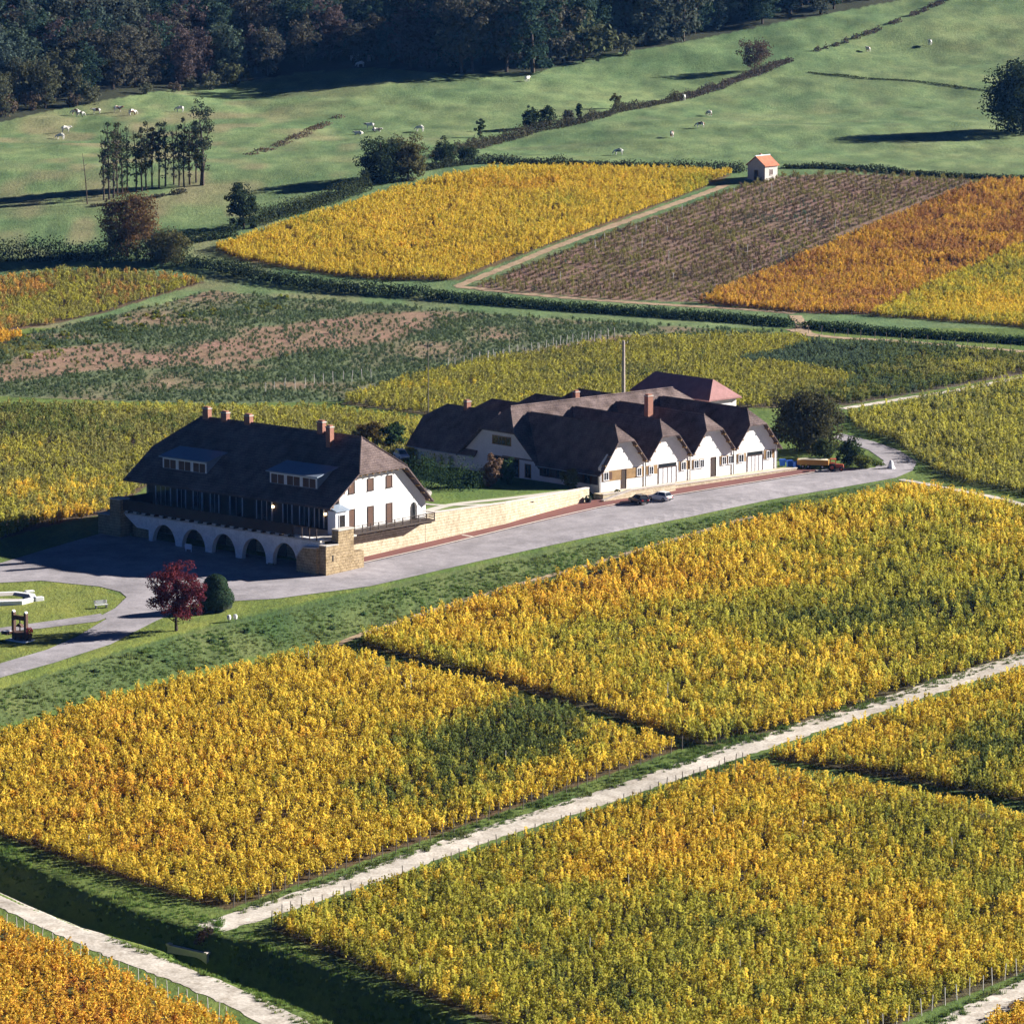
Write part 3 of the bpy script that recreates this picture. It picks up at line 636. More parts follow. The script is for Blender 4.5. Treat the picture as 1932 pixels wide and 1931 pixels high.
DB3 = [(200,1762),(330,1806),(480,1860),(620,1930),(700,1990),(640,1990),(470,1880),(360,1830),(200,1775)]
strew('ditch_grass', [DB1, DB2, DB3], 2.0, NG_TUFT, 3, [(.09,.17,.035),(.13,.20,.045),(.19,.22,.06)], .35, .85, 'tall green grass on the ditch banks', 'grass', 53)
strew('track_verge_grass', [[(440,1716),(620,1655),(900,1552),(1290,1416),(1700,1306),(1990,1205),(1990,1225),(1700,1318),(1400,1408),(900,1574),(640,1664),(460,1724)], [(1620,2000),(1700,1950),(1932,1838),(1990,1812),(1990,1826),(1932,1856),(1790,1930),(1700,1990)], [(520,1740),(960,1592),(1400,1428),(1400,1440),(960,1606),(530,1752)]], 2.2, NG_TUFT, 3, [(.09,.15,.035),(.12,.17,.045),(.16,.17,.06)], .45, .9, 'short green grass along the pale gravel track', 'grass', 54)
strew('path_grass', [[(640,1212),(672,1216),(900,1280),(1150,1352),(1335,1410),(1285,1412),(960,1318),(700,1250)], [(1405,1440),(1452,1440),(1700,1474),(1990,1528),(1990,1556),(1600,1472)]], 1.6, NG_TUFT, 3, [(.05,.07,.02),(.08,.09,.025)], .4, .9, 'dark grassy path between the golden plots', 'grass', 55)
strew('weedy_shrubs', [[(0,690),(0,640),(300,585),(540,560),(560,585),(300,620),(120,670)]], .06, NG_WEED, 3, [(.05,.09,.04),(.20,.22,.03),(.30,.28,.03)], .8, 1.7, 'yellow green weeds over the sparse plot at the left', 'weeds', 57)

# ------------------------------------------------------------------ building helpers
def hip_roof(x0, x1, y0, z0, y1, z1, yr, zr, zh, r0, r1, h0=True, h1=True):
    """gabled roof along x with half hips: front eave (y0,z0), rear eave (y1,z1), ridge (yr,zr), half-hip foot at height zh"""
    yA = y0 + (yr-y0)*(zh-z0)/(zr-z0); yB = y1 + (yr-y1)*(zh-z1)/(zr-z1)
    v = [(x0,y0,z0),(x1,y0,z0),(x1,yA,zh),(x1-r1 if h1 else x1,yr,zr),(x0+r0 if h0 else x0,yr,zr),(x0,yA,zh),(x0,y1,z1),(x1,y1,z1),(x1,yB,zh),(x0,yB,zh)]
    f = [(0,1,2,3,4,5),(7,6,9,4,3,8)]
    if h1: f.append((2,8,3))
    if h0: f.append((5,4,9))
    return v, f, yA, yB
def window(parent, ax, face, out, a0, a1, z0, z1, fill, m_fill, frame=M_FRAME, fw=.1, mull=0, sill=True, name='window'):
    """window or door on a wall plane; ax: wall plane normal axis ('x' or 'y'), face: plane coordinate, out: outward sign"""
    def bx(mb, p0, p1, q0, q1, d0, d1):
        lo, hi = sorted((face + out*d0, face + out*d1))
        return mb.box(lo, hi, p0, p1, q0, q1) if ax == 'x' else mb.box(p0, p1, lo, hi, q0, q1)
    fr = MB(); bx(fr, a0-fw, a0, z0, z1+fw, -.05, .09); bx(fr, a1, a1+fw, z0, z1+fw, -.05, .09); bx(fr, a0, a1, z1, z1+fw, -.05, .088)
    o = fr.build(name, frame, parent)
    if mull == 0: bx(MB(), a0, a1, z0, z1, -.05, .03).build(fill, m_fill, o)
    else:
        k = mull+1; w = (a1-a0)/k
        for i in range(k): bx(MB(), a0+i*w+(.03 if i else 0), a0+(i+1)*w-(.03 if i < k-1 else 0), z0, z1, -.05, .03).build(fill, m_fill, o)
        for i in range(1, k): bx(MB(), a0+i*w-.03, a0+i*w+.03, z0, z1, -.05, .075).build('mullion', frame, o)
    if sill: bx(MB(), a0-fw-.05, a1+fw+.05, z0-.1, z0-.002, -.05, .16).build('sill', frame, o)
    return o
def chimney(parent, x, y, z0, z1, w=.9, d=.7, m=M_BRICK):
    c = MB().box(x-w/2, x+w/2, y-d/2, y+d/2, z0, z1-.35).build('chimney', m, parent)
    MB().box(x-w/2-.08, x+w/2+.08, y-d/2-.08, y+d/2+.08, z1-.35, z1-.22).build('chimney_cap', M_CONC, c)
    MB().box(x-w/2+.1, x+w/2-.1, y-d/2+.1, y+d/2-.1, z1-.22, z1).build('flue', m, c)
    return c
def arch_wall(x0, x1, zb, zt, arches, y0, y1):
    """wall along x with elliptical arch openings (centre, half width, spring z, top z); below the spring the jambs go straight down"""
    xs = {x0, x1}
    for (c, hw, sp, tp) in arches: xs |= {c + hw*math.cos(math.pi*i/20) for i in range(21)}
    xs = sorted(xs); mb = MB()
    def low(x, xm):
        for (c, hw, sp, tp) in arches:
            if c-hw < xm < c+hw: return sp + (tp-sp)*math.sqrt(max(0, 1-((x-c)/hw)**2))
        return zb
    for a, b in zip(xs[:-1], xs[1:]):
        if b-a < 1e-6: continue
        m_ = (a+b)/2; la, lb = low(a, m_), low(b, m_)
        mb.add([(a,y0,la),(b,y0,lb),(b,y0,zt),(a,y0,zt),(a,y1,la),(b,y1,lb),(b,y1,zt),(a,y1,zt)], [(0,1,2,3),(5,4,7,6),(0,4,5,1),(3,2,6,7)])
    for (c, hw, sp, tp) in arches:
        for sx in (-1, 1): mb.add([(c+sx*hw,y0,zb),(c+sx*hw,y1,zb),(c+sx*hw,y1,sp),(c+sx*hw,y0,sp)], [(0,1,2,3)])
    mb.add([(x0,y0,zb),(x0,y1,zb),(x0,y1,zt),(x0,y0,zt)], [(0,1,2,3)]); mb.add([(x1,y0,zb),(x1,y1,zb),(x1,y1,zt),(x1,y0,zt)], [(0,1,2,3)])
    return mb

# ------------------------------------------------------------------ the arcaded house
A_ANG = math.atan2(A_U.y, A_U.x)
HA = thing('arcaded_house', (A_O.x, A_O.y, -2.2), A_ANG, 'long white house with five arches, terrace and large brown half-hipped roof', 'house')
ZA = 2.2      # children are written with world heights, the root stands at -2.2
def in_house_A():
    global ZOFF
    ZOFF = ZA
def out_house_A():
    global ZOFF
    ZOFF = 0.0
in_house_A()
GF, FW, BW, LW = -4.26, 7.4, 25.8, -44.3      # gable plane, front wall, back wall, left wall
# arcade
arches = [(-33.1+6.22*i, 2.45, -1.05, 2.0) for i in range(5)]
arch_wall(-36.3, -1.0, -2.6, 3.25, arches, 0.0, .8).build('arcade_wall', M_STONEW)
MB().prism([(-41.3,3.25),(-41.3,2.6),(-38.8,1.0),(-36.302,.9),(-36.302,3.25)], 'y', 0.0, .8).build('corbelled_wall', M_STONEW)
MB().box(-41.0, -36.302, 1.2, 1.8, -2.6, 2.85).build('recess_wall', M_STONE)
MB().box(-41.0, -1.0, 5.6, 6.0, -2.6, 2.85).build('undercroft_wall', M_STONE)
for i in range(5):
    MB().box(-34.3+6.22*i, -31.9+6.22*i, 5.5, 5.58, -2.5, 0.6).build('garage_door', M_WOOD)
MB().box(-41.0, -1.0, .1, 5.6, -2.4, -1.95).build('undercroft_floor', M_CONC)
for i in range(6):
    MB().box(-36.35+6.22*i, -35.4+6.22*i, -.12, .1, -2.6, -1.25).build('pier_base', M_STONE)
MB().box(-43.0, -.9, -.25, FW, 2.86, 3.1).build('terrace_slab', M_CONC)
par = MB().box(-42.2, -6.2, -.42, -.27, 3.42, 4.85).build('parapet', M_WOOD)
MB().box(-42.2, -6.2, -.5, -.2, 4.852, 4.97).build('handrail', M_WOOD, par)
for i in range(20):
    x = -41.6 + i*1.84; MB().box(x-.16, x+.16, -.75, -.002, 3.12, 3.41).build('beam_end', M_WOOD)
op = MB().box(-6.0, -1.4, -.38, -.28, 4.75, 4.85).build('stair_rail', M_WOOD)
for x in (-6.0, -4.4, -2.9, -1.5): MB().box(x-.06, x+.06, -.39, -.29, 3.1, 4.748).build('post', M_WOOD, op)
MB().box(-5.9, -1.5, -.36, -.3, 3.7, 3.8).build('rail', M_WOOD, op)
# stone stair towers at both ends of the arcade
tw = MB().prism([(-3.2,-2.6),(-.3,-2.6),(-.3,2.4),(2.3,2.4),(2.3,4.35),(5.5,4.35),(5.5,.9),(7.6,.9),(7.6,-2.6)], 'x', -1.0, .3).build('stair_tower', M_STONE)
MB().box(-1.1, .4, 2.25, 5.55, 4.352, 4.55).build('tower_coping', M_CONC, tw)
MB().box(-1.1, .4, -.35, 2.25, 2.402, 2.52).build('tower_coping', M_CONC, tw)
MB().box(.28, .33, 1.0, 1.25, .1, 1.0).build('slit_window', M_BLACK, tw)
st = MB().prism([(-4.9,-2.6),(-4.9,.3),(-3.6,1.9),(-1.0,2.05),(-1.0,-2.6)], 'y', -1.0, -.15).build('stair_flank_wall', M_STONE)
MB().prism([(-5.0,.3),(-3.65,1.92),(-1.0,2.07),(-1.0,2.2),(-3.7,2.06),(-5.1,.36)], 'y', -1.05, -.1).build('coping', M_CONC, st)
tl = MB().prism([(-46.1,-2.4),(-46.1,2.45),(-43.5,2.45),(-43.5,4.95),(-41.302,4.95),(-41.302,-2.4)], 'y', -1.0, .9).build('stair_tower', M_STONE)
MB().box(-43.6, -41.31, -1.1, 1.0, 4.952, 5.1).build('tower_coping', M_CONC, tl)
MB().box(-46.2, -43.6, -1.1, 1.0, 2.452, 2.58).build('tower_coping', M_CONC, tl)
MB().box(-46.1, -43.0, .9, 8, -2.4, 2.9).build('terrace_end_wall', M_STONE)
MB().box(-43.6, -43.0, 1.0, 8, 2.9, 4.9).build('terrace_end_parapet', M_WOOD)
# walls
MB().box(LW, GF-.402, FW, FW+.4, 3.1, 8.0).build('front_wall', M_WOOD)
gpoly = [(FW,-2.6),(FW,8.1),(11.0,11.4),(19.9,11.4),(BW,5.7),(BW,-2.6)]
gw = MB().prism([(FW,3.1),(FW,8.2),(10.9,11.4),(20.0,11.4),(BW,5.9),(BW,3.1),(24.0,3.1),(24.0,4.9),(23.75,5.45),(23.2,5.7),(22.65,5.45),(22.4,4.9),(22.4,3.1)], 'x', GF-.4, GF).build('gable_wall', M_WHITE)
MB().prism([(FW,3.1),(FW,8.2),(10.9,11.4),(20.0,11.4),(BW,5.9),(BW,3.1)], 'x', LW, LW+.4).build('left_gable_wall', M_WHITE)
MB().box(LW, GF-.402, BW-.4, BW, 3.1, 6.2).build('back_wall', M_WHITE)
MB().box(GF-5.5, GF-.42, 21.0, 21.3, 3.1, 6.0).build('porch_wall', M_WHITE)
# lean-to bay at the corner
bay = MB().box(GF-.02, GF+1.55, 4.9, FW+.3, 3.1, 6.5).build('corner_bay', M_FRAME)
window(bay, 'x', GF+1.55, 1, 5.6, 6.8, 3.3, 5.9, 'pane', M_GLASS, fw=.08, sill=False)
MB().prism([(GF-.1,7.2),(GF+1.9,6.6),(GF+1.9,6.48),(GF-.1,6.98)], 'y', 4.7, FW+.2).build('bay_roof', M_ZINC, bay)
# front windows under the eaves
out_house_A()
for (x, w, nm) in [(-42.2,3.0,2),(-37.6,1.6,1),(-34.2,1.7,1),(-30.6,1.6,1),(-26.5,2.4,1),(-21.0,3.0,2),(-15.6,1.7,1),(-12.2,1.7,1),(-9.2,1.7,1)]:
    window(HA, 'y', FW, -1, x, x+w, 3.3+ZA, 6.2+ZA, 'pane', M_GLASS, fw=.16, mull=nm, sill=False)
glintm = mat('glint_glow', (.9,.8,.6), .5, .05, emit=((1,.75,.4), 2.5))  # glow for small blocks added to imitate a sun glint, not lamps
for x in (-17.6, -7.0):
    l = MB().box(x-.13, x+.13, FW-.3, FW-.002, 5.3+ZA, 5.62+ZA).build('glint_block', glintm, HA)
# gable windows and doors
for d in (9.9, 13.9, 17.9):
    window(HA, 'x', GF, 1, d-.6, d+.6, 8.5+ZA, 10.2+ZA, 'shutter', M_WOODB, M_WOOD, .06, 0)
    window(HA, 'x', GF, 1, d-.6, d+.6, 3.15+ZA, 6.1+ZA, 'shutter', M_WOODB, M_WOOD, .06, 0, sill=False, name='door')
MB().box(GF-1.2, GF-1.1, 22.2, 24.2, 3.1+ZA, 6.0+ZA).build('porch_shade', M_STONEW, HA)
# balcony along the gable
b0, b1, bs = 4.6, 25.4, GF+2.3
bal = MB().box(GF-.002, bs, b0, b1, 2.78+ZA, 3.06+ZA).build('balcony', M_WOOD, HA)
for i in range(13): y = b0+.1+i*(b1-b0-.2)/12; MB().box(bs-.14, bs-.02, y-.07, y+.07, 3.06+ZA, 4.12+ZA).build('railing_post', M_WOOD, bal)
for z in (3.35, 3.68, 4.0): MB().box(bs-.11, bs-.05, b0, b1, z+ZA, z+.09+ZA).build('rail', M_WOOD, bal)
for z in (3.35, 3.68, 4.0): MB().box(GF, bs-.14, b1-.1, b1-.04, z+ZA, z+.09+ZA).build('rail', M_WOOD, bal)
for i in range(12): y = b0+.9+i*1.75; MB().prism([(GF-.002,2.775+ZA),(bs-.2,2.775+ZA),(bs-.2,2.55+ZA),(GF-.002,2.1+ZA)], 'y', y-.09, y+.09).build('bracket', M_WOOD, bal)
# base wall under the gable
MB().box(GF-.55, GF-.05, 5.4, BW, -2.6+ZA, 2.77+ZA).build('gable_base_wall', M_STONEB, HA)
# roof
rv, rf, yA, yB = hip_roof(-46.2, -3.3, 4.4, 7.0, 26.6, 5.6, 16.6, 15.6, 11.4, 4.2, 5.2)
rv = [(x, y, z+ZA) for x, y, z in rv]
roofA = MB().shell(rv, rf, .25).build('roof', M_ROOF, HA)
MB().cyl((-42.0,16.6,15.62+ZA), (-8.5,16.6,15.62+ZA), .16, n=8).build('ridge_tiles', M_ROOF, roofA)
for y in (yA, yB): MB().cyl((-3.3,y,11.42+ZA), (-8.5,16.6,15.62+ZA), .14, n=6).build('hip_tiles', M_ROOF, roofA)
for i in range(8):
    y = yA+.5+i*(yB-yA-1)/7; MB().box(-4.25, -3.42, y-.08, y+.08, 10.9+ZA, 11.1+ZA).build('rafter_end', M_WOODO, roofA)
for i in range(5):
    t = (i+.5)/5; y = yB + (26.3-yB)*t; z = 11.4 + (5.6-11.4)*t; MB().box(-4.25, -3.42, y-.1, y+.1, z-.45+ZA, z-.22+ZA).build('purlin_end', M_WOODO, roofA)
    y = yA + (4.6-yA)*t; z = 11.4 + (7.0-11.4)*t; MB().box(-4.25, -3.42, y-.1, y+.1, z-.5+ZA, z-.27+ZA).build('purlin_end', M_WOODO, roofA)
for (x0, x1) in ((-40.5, -31.2), (-18.1, -8.5)):
    y0 = 7.2; dm = MB().prism([(y0,8.7+ZA),(y0,10.75+ZA),(11.0,11.6+ZA),(11.0,8.7+ZA)], 'x', x0, x1).build('dormer', M_ZINC, HA)
    MB().prism([(y0-.5,10.66+ZA),(11.4,11.72+ZA),(11.4,11.86+ZA),(y0-.5,10.82+ZA)], 'x', x0-.45, x1+.45).build('dormer_roof', M_ZINC, dm)
    k = 3; w = (x1-x0)/k
    for i in range(k): window(dm, 'y', y0, -1, x0+i*w+.28, x0+(i+1)*w-.28, 9.05+ZA, 10.4+ZA, 'shutter', M_WOODB, M_FRAME, .24, 1, sill=False)
for (x, z1) in ((-40.5,17.3), (-36.6,17.0), (-31.7,17.0), (-16.6,17.4)): chimney(HA, x, 16.6, 14.8+ZA, z1+ZA, 1.15, .8)
chimney(HA, -13.0, 14.6, 13.4+ZA, 17.2+ZA, .85, .85)
# table and parasol-like tub on the terrace
tb = thing('terrace_table', (*fromA(-31.0, 3.0), 3.11), A_ANG, 'pale square table standing on the house terrace', 'table')
MB().box(-.9, .9, -.6, .6, .68, .76).build('table_top', M_FRAME, tb)
for sx in (-.75, .75):
    for sy in (-.45, .45): MB().box(sx-.05, sx+.05, sy-.05, sy+.05, 0, .68).build('leg', M_FRAME, tb)

# ------------------------------------------------------------------ retaining wall, garden, paving
RW = [Vector(fromA(GF-.3, BW-.002)), Vector(fromA(-4.9, 44)), Vector(at_z(*z2(950, 602), 2.25)[:2])]
wl = thing('retaining_wall', (RW[0].x, RW[0].y, -1.5), 0, 'long buff stone retaining wall with coping between the two houses', 'wall')
def wall_strip(pts, ztop, zbot, th):
    L = densify([tuple(p) for p in pts], 1.5, False); V = []; n = len(L)
    for i, p in enumerate(L):
        t = (L[min(i+1, n-1)] - L[max(i-1, 0)]).normalized(); nn = Vector((-t.y, t.x))*th/2; f_ = i/(n-1)
        for q in (p-nn, p+nn):
            for z in (zbot, ztop(f_)): V.append((q.x-RW[0].x, q.y-RW[0].y, z+1.5))
    Fq = []
    for i in range(n-1):
        a = i*4; b = a+4; Fq += [(a,b,b+1,a+1), (a+2,a+3,b+3,b+2), (a+1,b+1,b+3,a+3)]
    Fq += [(0,1,3,2), ((n-1)*4,(n-1)*4+2,(n-1)*4+3,(n-1)*4+1)]
    return MB().add(V, Fq)
topf = lambda f_: 3.55 - 1.15*f_
wall_strip(RW, topf, -2.2, .55).build('wall_body', M_STONEB, wl)
def coping(pts):
    L = densify([tuple(p) for p in pts], 2.6, False)
    for i in range(len(L)-1):
        a, b = L[i], L[i+1]; t = (b-a).normalized(); nn = Vector((-t.y, t.x))*.36; za = topf(i/(len(L)-1)); zb = topf((i+1)/(len(L)-1)); b = b - t*.03
        V = [(q.x-RW[0].x, q.y-RW[0].y, z+1.5+e) for e in (.002, .14) for q, z in ((a-nn,za),(b-nn,zb),(b+nn,zb),(a+nn,za))]
        MB().add(V, [(0,3,2,1),(4,5,6,7),(0,1,5,4),(1,2,6,5),(2,3,7,6),(3,0,4,7)]).build('coping_stone', M_KERB, wl)
coping(RW)
def zgard(x, y): s, d = toA(x, y); return max(gz(x, y), float(gardenT(d)))
M_LAWN = mat('lawn_turf', (.14,.19,.045), .95, .22, .5, 5, .3)
rwin = [tuple(RW[0]), tuple(RW[1]), tuple(RW[2])]
sheet('garden_lawn', rwin + [fromA(-11.5, 66), fromA(-12.5, 44), fromA(-12.5, BW+.1)], M_LAWN, .04, 1.5, zf=zgard)
ribbon('garden_path', [fromA(-6.5, BW+1), fromA(-9, 32), fromA(-11, 40), fromA(-10, 52), fromA(-9.5, 64)], 1.8, M_PATH, .08, zf=zgard)
ribbon('garden_path_branch', [fromA(-16, 36), fromA(-11, 38), fromA(-7, 45), fromA(-5.8, 52)], 1.3, M_PATH, .09, zf=zgard)
ribbon('courtyard_drive', [fromA(-14, BW+2), fromA(-18, 38), fromA(-26, 48), fromA(-40, 52)], 3.2, M_PATH, .09, zf=zgard)
B_ANG = R(41.5); BA = Vector((13.684, 694.365))
def fromB(x, y): return (BA.x + math.cos(B_ANG)*x - math.sin(B_ANG)*y, BA.y + math.sin(B_ANG)*x + math.cos(B_ANG)*y)
pin = [fromA(-4.0, 7.7), fromA(-4.5, 44), tuple(RW[2])]
pout = [fromB(43.5, -4.4), fromB(41.5, -5.6), fromB(20, -6.3), fromB(4, -6.9), fromB(-6, -7.0), fromA(-2.0, 44), fromA(-1.3, 24), fromA(-1.5, 7.7)]
sheet('red_pavement', pin + [fromB(-1.5, -1.6), fromB(41.2, -1.6), fromB(43.2, -2.6)] + pout, M_RED, .17, 1.2, thick=.5)
ribbon('kerb', pout, .42, M_KERB, .19)
ribbon('pavement_joint', [fromA(-3.9, 33.5), fromA(-1.6, 33.5)], .5, M_KERB, .18)

# ------------------------------------------------------------------ the gabled winery
zb = 1.2
WB = thing('gabled_winery', (BA.x, BA.y, 0), B_ANG, 'long white winery with four half-hipped gables and brown tiled roofs', 'winery')
PW = 9.65; WR = PW*4
MB().box(0, WR, .0, 14.4, .2, 4.45).build('front_wall', M_WHITE, WB)
for i in range(4):
    x0 = i*PW; c = x0 + PW/2; zapx = 11.1
    el = 4.45 if i == 0 else 5.15; er = 4.45 if i == 3 else 5.15; xr = x0 + PW + (.7 if i == 3 else .02)
    v, f_, ya, yb = hip_roof(-.85, 23.0, x0-.02, el, xr, er, c, zapx, 8.85, 2.6, 0, True, False)
    v = [(p[1], p[0], p[2]) for p in v]        # ridge runs into depth
    w = MB().shell(v, f_, .22).build('gable_roof', M_ROOF, WB)
    if i == 0: MB().prism([(-.75,3.95),(.1,4.5),(.1,4.3),(-.75,3.75)], 'y', -.8, 14.3).build('eave', M_ROOF, w)
    MB().cyl((c, 1.6, zapx+.02), (c, 21.5, zapx+.02), .14, n=6).build('ridge_tiles', M_ROOF, w)
    MB().prism([(x0+.03,4.452),(x0+.03,5.0),(ya+.12,8.6),(yb-.12,8.6),(x0+PW-.03,5.0),(x0+PW-.03,4.452)], 'y', 0.0, .4).build('gable_wall', M_WHITE, WB)
    for t in (.15, .5, .85):
        for (a, za, b, z_) in ((x0, 5.15, ya, 8.85), (x0+PW, 5.15, yb, 8.85)):
            xx = a + (b-a)*t; zz = za + (z_-za)*t; MB().box(xx-.1, xx+.1, -.85, -.002, zz-.55, zz-.3).build('purlin_end', M_WOODO, w)
# main roof
v, f_, ya, yb = hip_roof(-.8, 42.5, 13.4, 3.6, 33.4, 3.6, 23.5, 12.0, 8.5, 3.0, 4.6)
mr_ = MB().shell(v, f_, .25).build('main_roof', M_ROOF, WB)
MB().cyl((2.2,23.5,12.03), (37.9,23.5,12.03), .17, n=8).build('ridge_tiles', M_ROOF, mr_)
MB().prism([(14.41,0.2),(14.41,4.0),(19.2,8.2),(27.8,8.2),(32.6,4.0),(32.6,.2)], 'x', 0.0, .4).build('left_gable_wall', M_WHITE, WB)
window(WB, 'x', 0.0, -1, 21.0, 25.2, 6.2, 7.4, 'pane', M_GLASS, M_WOODO, .14, 3)
window(WB, 'x', 0.0, -1, 16.2, 17.4, 1.6, 3.6, 'pane', M_GLASS, M_WOODO, .12, 1)
window(WB, 'x', 0.0, -1, 19.0, 26.0, 1.3, 4.2, 'pane', M_GLASS, M_WOODO, .12, 4, sill=False)
MB().prism([(14.41,0.2),(14.41,4.0),(19.2,8.2),(27.8,8.2),(32.6,4.0),(32.6,.2)], 'x', 41.2, 41.6).build('right_gable_wall', M_WHITE, WB)
# rear wings
for i in range(4):
    x0 = i*PW; c = x0 + PW/2
    v, f_, ya, yb = hip_roof(20.5 if i else 29.0, 46.0, x0-.7 if i == 0 else x0, 3.75, x0+PW, 4.4, c, 10.45, 8.2, 0, 4.0, False, True)
    v = [(p[1], p[0], p[2]) for p in v]
    w = MB().shell(v, f_, .22).build('rear_roof', M_ROOF, WB)
    MB().box(x0+.3, x0+PW-.3, 32.61, 45.0, .2, 4.1).build('rear_wall', M_WHITE, WB)
MB().box(-.78, -.66, 29.2, 45.8, 3.5, 3.62).build('gutter', M_ZINC, WB)
MB().box(-.86, -.76, -.2, 14.2, 3.74, 3.83).build('gutter', M_ZINC, WB)
# pavilion behind
v, f_, ya, yb = hip_roof(21.8, 41.0, 44.6, 9.4, 52.2, 9.4, 48.4, 12.4, 9.5, 3.0, 2.2)
v = [(p[1], p[0], p[2]) for p in v]; pr = MB().shell(v, f_, .25).build('pavilion_roof', M_ROOFP, WB)
MB().box(45.3, 51.6, 22.5, 40.3, .2, 9.4).build('pavilion_wall', M_WHITE, WB)
# front details
for (a, b, z0) in ((.45, 4.55, 2.7), (5.65, 9.4, 2.7), (9.9, 12.3, 2.9), (17.0, 19.3, 2.9), (19.9, 22.6, 2.9), (26.0, 29.2, 2.9), (29.8, 31.8, 2.9), (35.9, 38.3, 2.9)):
    MB().box(a, b, -.06, -.002, z0, 4.3).build('board_panel', M_WOODO, WB)
for (a, b) in ((.8, 1.7), (7.9, 8.7), (10.5, 11.3), (17.5, 18.4), (20.3, 21.2), (21.6, 22.4), (26.5, 27.3), (27.9, 28.8), (30.2, 31.2), (36.5, 37.5)):
    window(WB, 'y', -.06, -1, a, b, 2.95, 4.1, 'pane', M_GLASS, M_FRAME, .1, 1)
MB().box(1.85, 2.5, -.11, -.062, 2.95, 4.1).build('shutter', M_WOODB, WB)
for (a, b) in ((4.65, 5.55), (24.2, 25.1)): window(WB, 'y', 0, -1, a, b, zb, 4.25, 'door_leaf', M_WOOD, M_WOODB, .06, 0, False, 'door')
for (a, b) in ((12.6, 16.4), (32.2, 35.6)):
    window(WB, 'y', 0, -1, a, b, zb, 3.65, 'door_leaf', M_FRAME, M_WOODB, .08, 3, False, 'garage_door'); MB().box(a, b, -.05, -.002, 3.75, 4.3).build('transom', M_GLASS, WB)
for x in (0.02, PW, 2*PW, 3*PW, WR-.02): MB().cyl((x,-.16,.9), (x,-.16,5.0), .075, n=8).build('downpipe', M_POSTD if 1 < x < 38 else M_FRAME, WB)
# left flank of the first wing
MB().box(-.06, -.002, .4, 14.0, 2.2, 4.2).build('board_panel', M_WOOD, WB)
for y in (2.0, 5.2, 8.5, 11.6): window(WB, 'x', -.06, -1, y, y+1.5, 2.3, 3.9, 'pane', M_GLASS, M_WOODB, .1, 1)
chimney(WB, 21.2, 11.5, 9.5, 13.6, 1.1, .9); chimney(WB, 17.3, 24.5, 11.0, 13.3, .9, .7); chimney(WB, 4.8, 37.0, 9.6, 11.6, .9, .8)
chimney(WB, 13.4, 4.6, 7.6, 9.3, .35, .35, M_CONC); chimney(WB, 23.2, 4.6, 7.6, 9.3, .35, .35, M_CONC)
# podium, steps and parapets in front of the winery
pd = thing('loading_podium', (BA.x, BA.y, 0), B_ANG, 'low stone podium with ramp along the foot of the winery', 'podium')
MB().box(-1.5, 41.0, -2.4, -.21, -1.5, 1.15).build('podium_slab', M_STONEB, pd)
MB().box(-1.6, 41.1, -2.5, -2.05, 1.152, 1.26).build('podium_edge', M_KERB, pd)
MB().prism([(-2.8,-1.5),(3.2,-1.5),(12.5,-1.5),(12.5,1.65),(3.0,1.6),(-2.8,.5)], 'y', -4.0, -3.55).build('ramp_wall', M_STONEB, pd)
MB().prism([(-2.9,.502),(3.0,1.602),(12.6,1.652),(12.6,1.8),(3.0,1.75),(-2.9,.65)], 'y', -4.1, -3.45).build('ramp_coping', M_KERB, pd)
MB().prism([(-2.8,-1.5),(12.4,-1.5),(12.4,1.1),(3.0,1.0),(-2.8,.2)], 'y', -3.54, -2.41).build('ramp', M_CONC, pd)

# ------------------------------------------------------------------ hut on the slope
def build_hut():
    g = G(1443, 344); t = thing('vineyard_hut', (g.x, g.y, g.z), A_ANG, 'small pale stone hut with red tiled roof at the crest of the vines', 'hut')
    w, d, h, r = 5.2, 4.8, 4.0, 6.0
    MB().prism([(-w,-.6),(0,-.6),(0,h),(-w/2,r-.25),(-w,h)], 'y', 0, d).build('wall', M_CONC, t)
    v = [(-w-.35,-.35,h-.22),(-w/2,-.35,r),(.35,-.35,h-.22),(-w-.35,d+.35,h-.22),(-w/2,d+.35,r),(.35,d+.35,h-.22)]
    rf_ = MB().shell(v, [(0,1,4,3),(1,2,5,4)], .18).build('roof', M_ROOFR, t)
    MB().cyl((-w/2,-.38,r+.02), (-w/2,d+.38,r+.02), .13, n=6).build('ridge_tiles', M_FRAME, rf_)
    chimney(t, -w+.7, d-.8, h-.4, r+.3, .6, .6)
    window(t, 'y', 0, -1, -w/2-.5, -w/2+.5, .05, 2.6, 'door_leaf', M_WOOD, M_STONE, .12, 0, False, 'door')
    window(t, 'x', 0, 1, 1.9, 2.9, 1.6, 2.8, 'shutter', M_WOODB, M_CONC, .1, 1)
build_hut()

# ------------------------------------------------------------------ forest
FC = [crown_mesh('crown', .8, 17.0, 10.8, 90, 3300, .55, sh, None, .15) for sh in ('round', 'round', 'tall', 'round', 'vase')]
FT = [trunk_mesh('trunk', 17.0, .32, 6, .22) for k in range(2)]
FCOL = [(.045,.075,.05), (.07,.10,.07), (.04,.07,.048), (.085,.10,.075), (.095,.09,.065), (.10,.075,.07), (.075,.105,.085)]
rf = random.Random(5); nf = 0; ft = []
for iy in range(50):
    for ix in range(58):
        X = -250 + ix*9.9 + rf.uniform(-3.4, 3.4) + (iy % 2)*4.9; Y = 1185 + iy*9.9 + rf.uniform(-3.4, 3.4)
        px, py, s = project(X, Y, gz(X, Y))
        if not (-60 < px < 1990 and py > (6 if px < 1250 else -30)): continue
        if bool(pip(np.array([px]), np.array([py]), FOREST_POLY)[0]): ft.append((Y, X, px, py))
ft.sort(); ft = ft[:300]; front = {}
